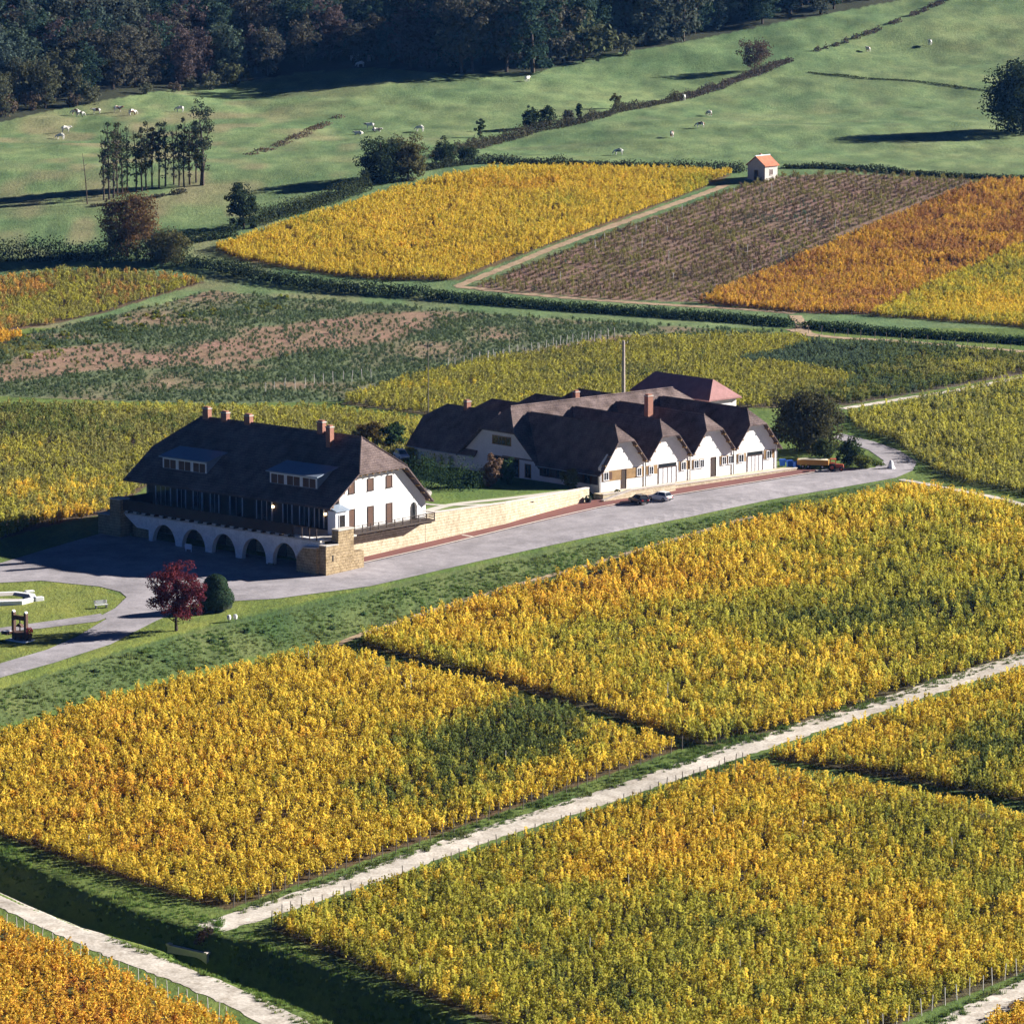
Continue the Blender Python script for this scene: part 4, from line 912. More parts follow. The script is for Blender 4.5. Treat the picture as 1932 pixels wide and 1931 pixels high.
for (Y, X, px, py) in ft:
    k = int(px//45); front[k] = front.get(k, 0) + 1; edge = front[k] <= 2
    c = FCOL[rf.randrange(7)]; sc = rf.uniform(.85, 1.22) if not edge else rf.uniform(.7, 1.1)
    if px < 150 and edge: c = (.10, .105, .06); sc *= .75
    if 820 < px < 1300: sc = rf.uniform(1.3, 1.6)
    lab = 'tall tree at the front edge of the dark wood' if edge else 'tree inside the shaded hillside wood'
    put_tree('forest_tree', (X, Y, gz(X, Y)), FC[rf.randrange(5)], FT[rf.randrange(2)], c, lab, 'tree', 'trees at the edge of the wood' if edge else 'trees inside the hillside wood', rf.uniform(0, 6.28), (sc*rf.uniform(.9, 1.15), sc*rf.uniform(.9, 1.15), sc)); nf += 1
print('forest', nf)
# low bushes along the foot of the wood
BC = [crown_mesh('crown', 0.1, 4.2, 5.0, 26, 700, .42, 'round', None, .2) for k in range(3)]; BT = trunk_mesh('trunk', 3.5, .12, 4, .3)
for i, (px, py, hh) in enumerate([(10,222,40),(60,208,34),(140,202,26),(170,196,36),(275,178,22),(330,174,20),(360,168,22),(395,170,34),(440,162,44),(1100,118,90),(1180,104,40)]):
    g = G(px, py); s = project(*g)[2]; sc = hh/s/4.2
    put_tree('edge_bush', g, BC[i % 3], BT, rf.choice([(.11,.115,.07), (.09,.10,.05), (.13,.10,.07)]), 'grey green bush at the foot of the wood' if i < 9 else 'pale leafy tree jutting out of the dark wood', 'bush', 'bushes at the foot of the wood' if i < 9 else 'pale trees at the wood edge', i*1.3, sc)

# ------------------------------------------------------------------ hedgerow trees and shrubs
DG = (.036,.053,.026); MG = (.06,.085,.035); BR = (.14,.085,.04); OLV = (.10,.095,.04); GRY = (.085,.085,.06)
tree_at('oak_tree', 240, 482, 122, 120, BR, 'round russet tree above the dark hedge at the left', n=6000, leaf=.36, base=-.02, clumps=80)
tree_at('hedge_shrub', 316, 496, 62, 96, OLV, 'broad olive shrub right of the russet tree', n=2600, leaf=.34, base=.02, cat='shrub')
tree_at('field_tree', 460, 432, 88, 70, DG, 'dark green tree at the left end of the golden plot', n=2800, leaf=.36, base=-.05)
tree_at('ash_tree', 718, 344, 100, 92, DG, 'dark round tree at the corner above the golden plot', n=4200, leaf=.38, base=-.1)
tree_at('ash_tree', 770, 338, 90, 84, OLV, 'brownish round tree beside the dark tree above the golden plot', n=4200, leaf=.38, base=-.1)
tree_at('field_tree', 838, 312, 50, 50, DG, 'small dark tree between the round trees and the crest hedge', n=1500, leaf=.36, base=.03)
tree_at('hedge_shrub', 882, 308, 34, 48, DG, 'low dark shrub at the left end of the crest hedge', n=1000, leaf=.34, base=.02, cat='shrub')
tree_at('young_tree', 906, 262, 40, 20, MG, 'thin young tree standing in the pasture hedgerow', n=500, leaf=.34, base=.1, clumps=16)
tree_at('field_tree', 1000, 244, 44, 34, DG, 'left of two dark trees in the pasture hedgerow', n=1000, leaf=.36, base=.03)
tree_at('field_tree', 1032, 240, 42, 36, DG, 'right of two dark trees in the pasture hedgerow', n=1000, leaf=.36, base=.03)
tree_at('hedge_shrub', 1072, 232, 24, 26, GRY, 'grey bush right of the two dark hedgerow trees', n=600, leaf=.34, base=.02, cat='shrub')
tree_at('hedge_shrub', 1092, 226, 34, 14, DG, 'narrow upright bush in the pasture hedgerow', 'tall', n=500, leaf=.34, base=.02, cat='shrub')
tree_at('young_tree', 1162, 206, 30, 22, OLV, 'bare little tree in the upper part of the pasture hedgerow', n=350, leaf=.34, base=.2, clumps=16)
tree_at('hawthorn_tree', 1424, 132, 58, 70, (.12,.085,.065), 'spreading purplish tree alone high in the pasture', n=1800, leaf=.36, base=.2)
tree_at('big_oak_tree', 1930, 250, 130, 140, DG, 'big dark oak casting a long shadow at the right edge', n=9000, leaf=.5, base=-.02, clumps=90)
tree_at('walnut_tree', 1524, 852, 118, 140, (.075,.072,.034), 'large dark tree beside the right end of the winery', n=9000, leaf=.32, base=-.02, clumps=90)
tree_at('garden_shrub', 1606, 878, 50, 56, (.05,.075,.03), 'dark round shrub behind the parked trailer', n=1800, leaf=.26, base=.02, cat='shrub')
tree_at('garden_shrub', 1556, 866, 42, 46, (.07,.09,.035), 'green shrub under the large dark tree', n=1400, leaf=.26, base=.02, cat='shrub')
tree_at('garden_shrub', 1628, 884, 26, 40, (.14,.16,.04), 'yellow green low shrub on the road island', n=900, leaf=.24, base=.02, cat='shrub')
tree_at('garden_shrub', 744, 846, 48, 54, (.05,.085,.035), 'dark shrub left of the winery behind the parked white car', n=1800, leaf=.28, base=.02, cat='shrub')
tree_at('garden_shrub', 700, 838, 46, 60, (.15,.11,.04), 'ochre bush in the vines right of the house chimneys', n=1600, leaf=.28, base=.02, cat='shrub')
tree_at('garden_shrub', 926, 918, 62, 42, (.20,.13,.09), 'pinkish brown shrub before the shaded gable of the winery', n=2000, leaf=.22, base=.02, cat='shrub')
tree_at('garden_shrub', 958, 914, 54, 36, (.05,.09,.035), 'green shrub right of the pinkish brown shrub', n=1600, leaf=.22, base=.02, cat='shrub')
tree_at('garden_shrub', 1076, 922, 38, 36, (.11,.12,.05), 'small brown green shrub at the end of the stone wall', n=1500, leaf=.2, base=.02, cat='shrub')
# red maple and clipped yew on the lawn
tree_at('red_maple', 333, 1190, 128, 114, (.12,.026,.034), 'dark red maple with slim trunk on the lawn below the house', n=6500, leaf=.2, base=.2, clumps=95, clump=.14)
def topiary():
    g = G(407, 1152); s = project(*g)[2]; k = 1/s
    t = thing('clipped_yew', g, 0, 'clipped dark yew shaped like a cottage loaf beside the red maple', 'topiary')
    P = []; NN = []
    for (cz, rx, rz, n) in ((24*k, 35*k, 27*k, 4600), (45*k, 24*k, 25*k, 3200)):
        d = rng.normal(0, 1, (n, 3)); d /= np.linalg.norm(d, axis=1)[:, None]; p = d*np.array([rx, rx, rz])*rng.uniform(.93, 1.03, (n, 1)); p[:, 2] += cz
        ok = p[:, 2] > .05; P.append(p[ok]); NN.append(d[ok])
    V, Q = leaf_quads(np.concatenate(P), np.concatenate(NN), .16, .3); c = link('foliage', quads_mesh('foliage', V, Q, M_NEEDLE), t); c.color = (.03, .055, .028, 1)
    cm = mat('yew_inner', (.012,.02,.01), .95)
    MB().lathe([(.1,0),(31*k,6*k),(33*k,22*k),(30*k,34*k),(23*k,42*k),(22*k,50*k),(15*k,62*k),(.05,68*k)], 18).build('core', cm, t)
topiary()
# slender trees of the copse
CP = [crown_mesh('crown', 1.5 + 1.5*(k % 3), 13.8, 2.7, 40, 520 + 240*(k % 3), .34, 'tall', None, .26) for k in range(4)]
CTR = [trunk_mesh('trunk', 14.0, .17, 7, .06, None, (.01*(k-1), .01), .95) for k in range(3)]
for i, (px, py, top) in enumerate([(196,378,250),(206,377,228),(222,370,225),(240,364,232),(257,362,240),(268,362,238),(287,356,235),(312,352,222),(328,349,236),(347,352,220),(370,345,225),(214,374,240),(231,368,236),(276,360,228),(300,355,226),(338,351,230),(358,349,232)]):
    g = G(px, py); s = project(*g)[2]; h = (py-top)/s
    put_tree('copse_tree', g, CP[i % 4], CTR[i % 3], rf.choice([(.06,.08,.04), (.075,.085,.045), (.10,.085,.06)]), 'tall slender tree in the thin copse on the pasture', 'tree', 'slender trees of the pasture copse', i*1.7, (rf.uniform(.9, 1.2), rf.uniform(.9, 1.2), h/14))
tree_at('poplar_tree', 381, 350, 166, 60, (.07,.085,.05), 'tallest tree at the right end of the thin copse', 'vase', n=1500, leaf=.36, base=.12, clumps=40, limbs=8)
dg = G(165, 386); ds = project(*dg)[2]
dt_ = thing('dead_tree', dg, 0, 'bare leaning dead trunk left of the thin copse', 'tree'); hh = 96/ds
mb = MB().tube([(0,0,-.3), (-.35,0,hh*.5), (-.95,0,hh)], [.16, .12, .04], 6)
for k in range(5): a = k*1.9; z = hh*(.45+.1*k); mb.tube([(-.35-.1*k,0,z), (-.35-.1*k+math.cos(a)*1.1, math.sin(a)*1.1, z+.7)], [.05, .015], 4)
mb.build('trunk', M_BARK, dt_)

# hedges
def hedge(name, pts, h, w, col, per_m, label, leaf=.34, seed=1, m=None, hv=.35):
    L = densify(GP(*pts), 1.0, False); r = np.random.default_rng(seed); P = []; NN = []; LV = []
    o = L[0]; oz = gz(o.x, o.y)
    per_m = int(per_m*1.8)
    for i, p in enumerate(L):
        if hv >= .6 and float(vnoise(i*1.0, seed*3.1, 3.2, seed+9)) < .42: continue
        z = gz(p.x, p.y); hh_ = h*(1-hv + 2*hv*float(vnoise(i*1.0, seed*7.7, 4.5, seed))); n = per_m
        d = r.normal(0, 1, (n, 3)); d /= np.linalg.norm(d, axis=1)[:, None]; d[:, 2] = np.abs(d[:, 2])*1.0
        q = d*np.array([w*.62, w*.62, hh_])*r.uniform(.72, 1.05, (n, 1)); q[:, 2] *= r.uniform(.3, 1, n)**.4
        q += np.array([p.x-o.x, p.y-o.y, z-oz]) + r.normal(0, .15, 3)*np.array([1, 1, 0]); P.append(q); NN.append(d); LV.append(np.clip(r.normal(.5, .15) + r.normal(0, .15, n), 0, 1))
    V, Q = leaf_quads(np.concatenate(P), np.concatenate(NN), leaf)
    ob = link(name, quads_mesh(name, V, Q, m or M_LEAF, np.concatenate(LV)), None, (o.x, o.y, oz)); ob.color = (*col, 1)
    return tag(ob, label, 'hedge')
hedge('hedge', [(-50,494),(0,492),(110,492),(200,492),(345,494)], 5.4, 4.4, DG, 90, 'thick dark hedge along the left edge above the orange plot', seed=61)
hedge('hedge', [(345,500),(420,512),(500,530),(640,550),(800,560)], 3.0, 3.4, DG, 80, 'long dark hedge curving under the golden plot', seed=62, hv=.15)
hedge('hedge', [(815,563),(950,574),(1200,594),(1400,608),(1490,616)], 2.2, 3.4, (.04,.065,.026), 80, 'low dark hedge below the brown plot', seed=63, hv=.12)
hedge('hedge', [(1522,618),(1650,630),(1800,640),(1990,652)], 2.0, 3.0, (.045,.075,.03), 75, 'low dark hedge at the right beyond the dirt crossing', seed=64, hv=.15)
hedge('hedge', [(345,462),(400,452),(440,446)], 2.6, 2.4, DG, 70, 'short low hedge left of the dark field tree', seed=65)
hedge('hedge', [(490,424),(560,402),(620,384),(690,358)], 4.4, 3.2, (.055,.07,.035), 75, 'bushy hedge along the upper left side of the golden plot', seed=66)
hedge('hedge', [(800,322),(870,312),(930,308),(1050,312),(1200,318),(1400,325)], 2.2, 2.4, (.05,.06,.035), 60, 'dark hedge along the crest above the golden plot', seed=67)
hedge('hedge', [(1482,318),(1560,318),(1640,322),(1750,332),(1880,338),(1990,340)], 1.5, 2.0, (.05,.065,.035), 50, 'thin dark hedge along the crest right of the hut', seed=68)
hedge('hedge', [(820,300),(880,282),(940,270),(1000,252),(1100,232),(1200,206),(1280,190)], 2.6, 2.6, (.075,.07,.045), 45, 'ragged brownish hedgerow climbing through the pasture', seed=69, hv=.55)
hedge('hedge', [(1270,192),(1330,176),(1400,150),(1460,128),(1490,116)], 2.2, 2.4, (.09,.075,.06), 45, 'brown hedgerow leading up to the spreading tree', seed=70, hv=.5)
hedge('hedge', [(1540,98),(1620,72),(1690,44),(1760,14),(1830,-16)], 1.6, 1.6, (.09,.075,.06), 28, 'thin hedgerow high on the pasture by the wood', seed=71, hv=.6)
hedge('hedge', [(1530,138),(1620,148),(1720,154),(1800,164),(1880,176)], .5, 1.2, (.07,.09,.04), 22, 'faint rushy line across the right pasture', seed=72, hv=.5, leaf=.26)
hedge('hedge', [(440,302),(480,290),(540,268),(600,240),(640,222)], .7, 3.2, (.13,.10,.07), 16, 'brown scrub line across the pasture right of the copse', seed=73, hv=.75, leaf=.34)
hedge('hedge', [(175,390),(240,384),(300,372),(360,362),(392,352)], 1.1, 1.6, (.08,.075,.05), 32, 'undergrowth at the foot of the slender copse', seed=74, hv=.6)
hl = hedge('hedge', [(786,912),(830,920),(884,924)], 5.6, 4.4, (.04,.07,.03), 170, 'clipped dark hedge block in the courtyard between the houses', leaf=.22, seed=75, hv=.1)
hedge('hedge', [(1575,842),(1640,868),(1660,878)], .5, 1.6, (.10,.13,.04), 60, 'low green planting on the road island', leaf=.2, seed=76)
rb = hedge('dead_bush', [(378,1782),(386,1768),(392,1760)], .9, 1.1, (.055,.035,.03), 90, 'dark leafless brush heap beside the ditch culvert', leaf=.16, seed=77); rb['category'] = 'bush'

# ------------------------------------------------------------------ posts and poles
PST = {}
def post_mesh(m, h, r):
    key = (m.name, h, r)
    if key not in PST: PST[key] = MB().tube([(0,0,-.35), (0,0,h*.5), (.01,0,h-.12), (.01,0,h)], [r, r*.97, r*.92, r*.35], 6).mesh('vine_post', m)
    return PST[key]
rp = random.Random(9)
def post_line(a, b, n, m, h, r, label, group, jit=.15, pts=None):
    A_ = G(*a); B_ = G(*b)
    for i in range(n):
        t = i/max(1, n-1); x = A_.x + (B_.x-A_.x)*t + rp.uniform(-jit, jit); y = A_.y + (B_.y-A_.y)*t + rp.uniform(-jit, jit)
        o = link('vine_post', post_mesh(m, h, r), None, (x, y, gz(x, y))); o.rotation_euler = (rp.uniform(-.07, .07), rp.uniform(-.09, .09), 0); o.scale = (1, 1, rp.uniform(.85, 1.1)); tag(o, label, 'post', group)
post_line((512,1744), (1400,1446), 52, M_POSTD, 1.9, .06, 'dark end post along the near side of the central gravel track', 'end posts on the near side of the gravel track')
post_line((440,1712), (1285,1414), 40, M_POSTD, 1.7, .06, 'dark end post under the lower edge of the golden plot', 'end posts on the far side of the gravel track')
post_line((-20,1734), (430,1930), 26, M_POSTW, 1.7, .06, 'pale end post between valley track and corner vines', 'end posts along the valley track')
post_line((1640,1955), (1985,1812), 16, M_POSTW, 1.8, .06, 'pale end post at the lower right edge of the lower plot', 'end posts above the corner track')
post_line((700,1196), (1480,975), 30, M_POSTD, 1.7, .055, 'short end post along the top of the broad plot', 'end posts under the grass bank')
post_line((845,702), (1145,652), 22, M_POSTW, 2.6, .07, 'tall pale stake in the front line behind the winery', 'front line of pale stakes behind the winery')
post_line((905,690), (1160,640), 20, M_POSTW, 2.6, .07, 'tall pale stake in the back line behind the winery', 'back line of pale stakes behind the winery')
post_line((500,742), (700,716), 12, M_POSTW, 2.2, .065, 'pale stake in the rows left of the thin pole', 'pale stakes left of the thin pole')
post_line((1500,628), (1985,672), 20, M_POSTD, 1.8, .06, 'fence post along the dirt track beyond the winery', 'fence posts by the dirt track')
for k in range(26):
    px = rp.uniform(960, 1600); py = rp.uniform(350, 555)
    if bool(pip(np.array([px]), np.array([py]), F['bare_brown']['poly'])[0]): post_line((px, py), (px, py), 1, M_POSTW, 2.1, .07, 'pale stake standing in the brown leafless plot', 'pale stakes in the brown plot')
for k in range(20):
    px = rp.uniform(100, 1900); py = rp.uniform(1250, 1900)
    for nm in ('centre', 'lower', 'upper'):
        if bool(pip(np.array([px]), np.array([py]), F[nm]['poly'])[0]): post_line((px, py), (px, py), 1, M_POSTW, 2.3, .05, 'pale stake rising out of the yellow vines', 'pale stakes in the near vines')
def pole(px, py, toppx, r, m, label):
    g = G(px, py); h = (py-toppx)/project(*g)[2]
    t = thing('utility_pole', g, R(20), label, 'utility pole')
    MB().tube([(0,0,-.4), (0,0,h)], [r, r*.62], 8).build('pole', m, t)
    arm = MB().box(-.8, .8, -.05, .05, h-.55, h-.43).build('crossarm', m, t)
    for x in (-.7, 0, .7): MB().cyl((x,0,h-.43), (x,0,h-.22), .05, .04, 6).build('insulator', M_FRAME, arm)
pole(808, 786, 646, .13, M_POSTD, 'thin dark utility pole left of the winery roofs')
pole(1176, 778, 642, .42, mat('pole_concrete', (.42,.34,.30), .9, .15), 'thick pale concrete pole behind the winery roof')

# ------------------------------------------------------------------ vehicles
M_TYRE = mat('tyre', (.02,.02,.02), .9, .1); M_RIM = mat('rim', (.45,.45,.47), .35, .1, metal=.6); M_CGL = mat('car_glass', (.03,.035,.045), .06, .1, spec=.7)
M_TAIL = mat('tail_light', (.35,.02,.02), .3, .1); M_HEAD = mat('head_light', (.7,.7,.68), .2, .1)
def car(loc, rz, paint, label, L=4.0, W=1.66, Hh=1.42):
    t = thing('parked_car', loc, rz, label, 'car')
    h2 = W/2
    mb = MB(); ring = []
    secs = [(-L/2,.42,.34,.62),(-L/2+.12,.5,.25,.82),(-L/2+.9,.5,.22,.9),(0,.5,.2,.92),(L/2-1.1,.5,.22,.9),(L/2-.25,.49,.25,.72),(L/2,.42,.34,.58)]
    vs = []
    for (x, k, z0, z1) in secs: vs += [(x,-W*k*.94,z0),(x,-W*k,z0+.18),(x,-W*k*.98,z1-.1),(x,-W*k*.86,z1),(x,W*k*.86,z1),(x,W*k*.98,z1-.1),(x,W*k,z0+.18),(x,W*k*.94,z0)]
    n = 8; fs = [(i*n+j, i*n+(j+1) % n, (i+1)*n+(j+1) % n, (i+1)*n+j) for i in range(len(secs)-1) for j in range(n)] + [tuple(range(n)), tuple(range(len(vs)-1, len(vs)-n-1, -1))]
    body = mb.add(vs, fs).build('body', paint, t, smooth=False)
    gv = [(-L/2+.28,-h2*.84,.88),(-L/2+.28,h2*.84,.88),(L/2-1.15,h2*.86,.9),(L/2-1.15,-h2*.86,.9),(-L/2+.62,-h2*.68,Hh-.06),(-L/2+.62,h2*.68,Hh-.06),(L/2-1.95,h2*.68,Hh-.04),(L/2-1.95,-h2*.68,Hh-.04)]
    MB().add(gv, [(0,3,2,1),(4,5,6,7),(0,1,5,4),(1,2,6,5),(2,3,7,6),(3,0,4,7)]).build('windows', M_CGL, t)
    r = MB().box(-L/2+.58, L/2-1.9, -h2*.7, h2*.7, Hh-.06, Hh).build('roof', paint, t)
    for sy in (-1, 1):
        for (xa, za, xb, zb_) in ((-L/2+.28,.88,-L/2+.62,Hh-.05),(-.1,.9,-.1,Hh-.05),(L/2-1.15,.9,L/2-1.95,Hh-.05)):
            MB().tube([(xa,sy*h2*.86,za),(xb,sy*h2*.7,zb_)], [.05,.05], 5).build('pillar', paint, t)
        for x in (-L/2+.75, L/2-.75):
            w = MB().cyl((x,sy*(h2-.16),.3), (x,sy*(h2+.03),.3), .3, n=14).build('wheel', M_TYRE, t); MB().cyl((x,sy*(h2+.02),.3), (x,sy*(h2+.045),.3), .18, n=10).build('rim', M_RIM, w)
        MB().box(-L/2-.02, -L/2+.1, sy*h2*.62-.16, sy*h2*.62+.16, .58, .76).build('tail_light', M_TAIL, t)
        MB().box(L/2-.12, L/2+.015, sy*h2*.6-.18, sy*h2*.6+.18, .46, .6).build('headlight', M_HEAD, t)
    MB().box(-L/2-.06, -L/2+.04, -h2*.9, h2*.9, .34, .5).build('bumper', M_TYRE, t); MB().box(L/2-.04, L/2+.06, -h2*.9, h2*.9, .32, .46).build('bumper', M_TYRE, t)
M_CARW = mat('white_car_paint', (.72,.73,.75), .25, .03, spec=.5); M_CARB = mat('black_car_paint', (.012,.013,.02), .2, .1, spec=.6)
g = G(*z2(1183, 668)); car((g.x, g.y, g.z+.06), B_ANG+R(78), M_CARB, 'black car parked on the road in front of the winery')
g = G(*z2(1280, 655)); car((g.x, g.y, g.z+.06), B_ANG+R(98), M_CARW, 'white car parked beside the black car before the winery')
g = Vector(at_z(758, 866, 2.3)); car((g.x, g.y, max(gz(g.x, g.y), 2.2)+.1), R(-70), M_CARW, 'white car parked behind the house gable', Hh=1.5)

def trailer():
    g = G(1537, 884); t = thing('farm_trailer', (g.x, g.y, g.z+.06), R(-8), 'ochre flatbed trailer with pale load right of the winery', 'trailer', None, .82)
    mo = mat('ochre_paint', (.50,.26,.05), .6, .12); mc = mat('pale_load', (.72,.64,.46), .9, .1)
    MB().box(-3.4, 2.8, -1.1, 1.1, .75, .95).build('bed', mo, t)
    for (x0, x1, y0, y1) in ((-3.4,2.8,-1.15,-1.06),(-3.4,2.8,1.06,1.15),(2.72,2.82,-1.05,1.05),(-3.42,-3.32,-1.05,1.05)): MB().box(x0, x1, y0, y1, .952, 1.75).build('side_board', mo, t)
    MB().prism([(-3.25,.96),(-3.25,1.72),(-2,1.9),(0,1.86),(2.6,1.75),(2.6,.96)], 'y', -1.04, 1.04).build('load', mc, t)
    for x in (-2.3, -1.2, 1.6):
        for sy in (-1, 1):
            w = MB().cyl((x,sy*.75,.42), (x,sy*1.02,.42), .42, n=14).build('wheel', M_TYRE, t); MB().cyl((x,sy*1.02,.42), (x,sy*1.05,.42), .2, n=10).build('rim', M_RIM, w)
    MB().tube([(2.8,0,.8),(4.0,0,.6)], [.07,.06], 6).build('drawbar', M_TYRE, t)
    g = G(1576, 889); t = thing('farm_tractor', (g.x, g.y, g.z+.06), R(-8), 'red orange farm tractor at the end of the ochre trailer', 'tractor', None, .85)
    mr = mat('red_paint', (.42,.08,.04), .5, .15)
    MB().prism([(.1,.6),(.1,1.35),(1.5,1.25),(1.6,.7),(1.5,.55)], 'y', -.35, .35).build('bonnet', mr, t)
    MB().box(-1.0, .1, -.45, .45, .55, 1.0).build('chassis', M_TYRE, t)
    MB().box(-.75, -.2, -.3, .3, 1.0, 1.2).build('seat', M_TYRE, t)
    fr_ = MB().box(-1.0, .1, -.7, .7, 2.2, 2.3).build('canopy', mr, t)
    for x in (-.95, .05):
        for y in (-.62, .62): MB().box(x-.04, x+.04, y-.04, y+.04, .9, 2.2).build('canopy_post', mr, t)
    for (x, r_, y) in ((-.6,.72,.62),(1.2,.42,.58)):
        for sy in (-1, 1):
            w = MB().cyl((x,sy*(y-.16),r_), (x,sy*(y+.16),r_), r_, n=18).build('wheel', M_TYRE, t); MB().cyl((x,sy*(y+.15),r_), (x,sy*(y+.18),r_), r_*.5, n=12).build('rim', mr, w)
    for sy in (-1, 1): MB().box(-1.1, -.1, sy*.62-.2, sy*.62+.2, 1.45, 1.52).build('mudguard', mr, t)
    MB().cyl((1.1,.0,1.3), (1.1,.0,1.95), .05, n=6).build('exhaust', M_TYRE, t)
    mbn = mat('blue_plastic', (.03,.10,.42), .5, .1)
    for i, (px, py) in enumerate(((1476,880),(1490,882),(1503,884))):
        g = G(px, py); b = thing('blue_bin', (g.x, g.y, g.z+.06), R(15*i), ['leftmost blue bin by the right corner of the winery', 'middle blue bin by the right corner of the winery', 'blue bin nearest the ochre trailer'][i], 'bin', 'blue bins by the winery')
        MB().prism([(-.42,.08),(.42,.08),(.5,1.0),(-.5,1.0)], 'y', -.4, .4).build('bin_body', mbn, b); MB().prism([(-.54,1.002),(.54,1.002),(.46,1.12),(-.46,1.12)], 'y', -.45, .45).build('lid', mbn, b)
    g = G(1681, 884); c = thing('road_stone', (g.x, g.y, g.z), 0, 'white pointed marker stone at the inside of the road bend', 'marker stone')
    MB().lathe([(.7,-.1),(.68,.12),(.5,.4),(.36,.9),(.3,1.15),(.12,1.35)], 9).build('stone', M_FRAME, c)
trailer()

# ------------------------------------------------------------------ things on the lawns
def press():
    g = G(38, 1208); t = thing('wine_press', (g.x, g.y, g.z), R(-38), 'old wooden wine press with crossbeam on a white slab at the left', 'wine press', None, .84)
    mw = mat('old_oak', (.10,.055,.04), .85, .3); mf = mat('red_flowers', (.45,.03,.03), .8, .3); k = 1/project(*g)[2]
    MB().box(-2.0, 2.0, -1.3, 1.3, -.3, .16).build('slab', M_FRAME, t)
    for x in (-1.35, 1.35):
        MB().box(x-.24, x+.24, -.26, .26, .162, 4.5).build('upright', mw, t); MB().prism([(x-.24,4.502),(x+.24,4.502),(x,4.8)], 'y', -.26, .26).build('upright_cap', M_FRAME, t)
    MB().box(-1.1, 1.1, -.22, .22, 3.3, 4.0).build('crossbeam', mw, t); MB().cyl((0,0,1.5), (0,0,3.298), .11, n=8).build('screw', M_TYRE, t)
    MB().prism([(-.7,2.2),(.7,2.2),(.2,2.7),(-.2,2.7)], 'y', -.3, .3).build('press_block', mw, t)
    bs = MB().lathe([(1.0,.162),(1.05,.9),(1.05,1.4),(.9,1.42)], 16).build('basket', mw, t)
    MB().lathe([(1.1,.5),(1.1,.6)], 16).build('hoop', M_TYRE, bs); MB().lathe([(1.1,1.1),(1.1,1.2)], 16).build('hoop', M_TYRE, bs)
    MB().box(-2.3, -1.0, -1.9, -.6, 1.0, 1.5).build('trough', mw, t); MB().box(-2.2, -1.1, -1.8, -.7, 1.502, 1.56).build('trough_lid', M_FRAME, t)
    d = rng.normal(0, 1, (220, 3)); d /= np.linalg.norm(d, axis=1)[:, None]
    V, Q = leaf_quads(d*.55 + np.array([1.9, .2, 1.7]), d, .16); f_ = link('flowers', quads_mesh('flowers', V, Q, M_LEAF), t); f_.color = (.42, .03, .04, 1)
    MB().lathe([(.3,.162),(.45,.9),(.5,1.2),(.4,1.22)], 12, (1.9,.2,0)).build('flower_tub', mw, t)
press()
def basin():
    g = G(14, 1131); t = thing('garden_basin', (g.x, g.y, g.z), R(12), 'low polygonal basin with broad white rim on the lawn at the left edge', 'basin')
    n = 8; ro, ri, rb = 4.3, 3.4, 2.6; vs = []; h = .42
    for (r, z) in ((ro,-.3),(ro,h),(ri,h),(rb,.02)): vs += [(r*math.cos(2*math.pi*(i+.5)/n), r*math.sin(2*math.pi*(i+.5)/n), z) for i in range(n)]
    MB().add(vs[:3*n], [(j*n+i, j*n+(i+1) % n, (j+1)*n+(i+1) % n, (j+1)*n+i) for j in range(2) for i in range(n)]).build('rim', M_FRAME, t)
    MB().add([(x, y, z-.004) for x, y, z in vs[2*n:]], [(i, (i+1) % n, n+(i+1) % n, n+i) for i in range(n)] + [tuple(range(n, 2*n))]).build('basin_floor', M_CONC, t)
    for (x, y, nm) in ((4.95, -.6, 'leftover'), (2.8, 4.3, '')):
        s_ = thing('white_block', (g.x + x*.9, g.y + y*1.2, gz(g.x + x*.9, g.y + y*1.2)), R(30), 'white stone block at the right corner of the basin' if nm else 'flat white slab behind the basin', 'stone block')
        MB().box(-.65, .65, -.4, .4, -.2, .55 if nm else .2).build('block', M_FRAME, s_, bevel=.08)
    g = G(191, 1147); b = thing('garden_bench', (g.x, g.y, g.z), R(24), 'white slatted bench on the oval lawn', 'bench')
    for i in range(3): MB().box(-.95, .95, -.3+.2*i, -.14+.2*i, .45, .5).build('seat_slat', M_FRAME, b)
    for i in range(3): MB().box(-.95, .95, .32, .37, .6+.16*i, .72+.16*i).build('back_slat', M_FRAME, b)
    for x in (-.75, .75):
        MB().box(x-.06, x+.06, -.3, .3, 0, .448).build('leg', M_CONC, b); MB().box(x-.05, x+.05, .3, .318, .3, 1.1).build('back_support', M_CONC, b)
    for i, (px, py) in enumerate(((432,1174),(444,1173))):
        g = G(px, py); f_ = thing('floodlight', (g.x, g.y, g.z), R(200), ['left white floodlight on the bank below the clipped yew', 'right white floodlight on the bank below the clipped yew'][i], 'floodlight', 'floodlights on the bank')
        MB().cyl((0,0,-.2), (0,0,.35), .04, n=6).build('stake', M_TYRE, f_); MB().lathe([(.12,.3),(.26,.42),(.3,.75),(.22,1.0),(.05,1.05)], 12).build('housing', M_FRAME, f_)
basin()
def culvert():
    a = G(318, 1794); b = G(392, 1815); d = Vector((b.x-a.x, b.y-a.y)); L = d.length
    t = thing('culvert_parapet', (a.x, a.y, min(a.z, b.z)+.5), math.atan2(d.y, d.x), 'low concrete culvert parapet beside the valley track', 'parapet')
    MB().box(0, L, -.18, .18, -1.8, .32).build('parapet_wall', M_CONC, t); MB().box(-.08, L+.08, -.26, .26, .322, .46).build('coping', M_KERB, t)
    for x in (0.1, L-.1): MB().box(x-.22, x+.22, -.3, .3, .462, .6).build('end_block', M_KERB, t)
culvert()
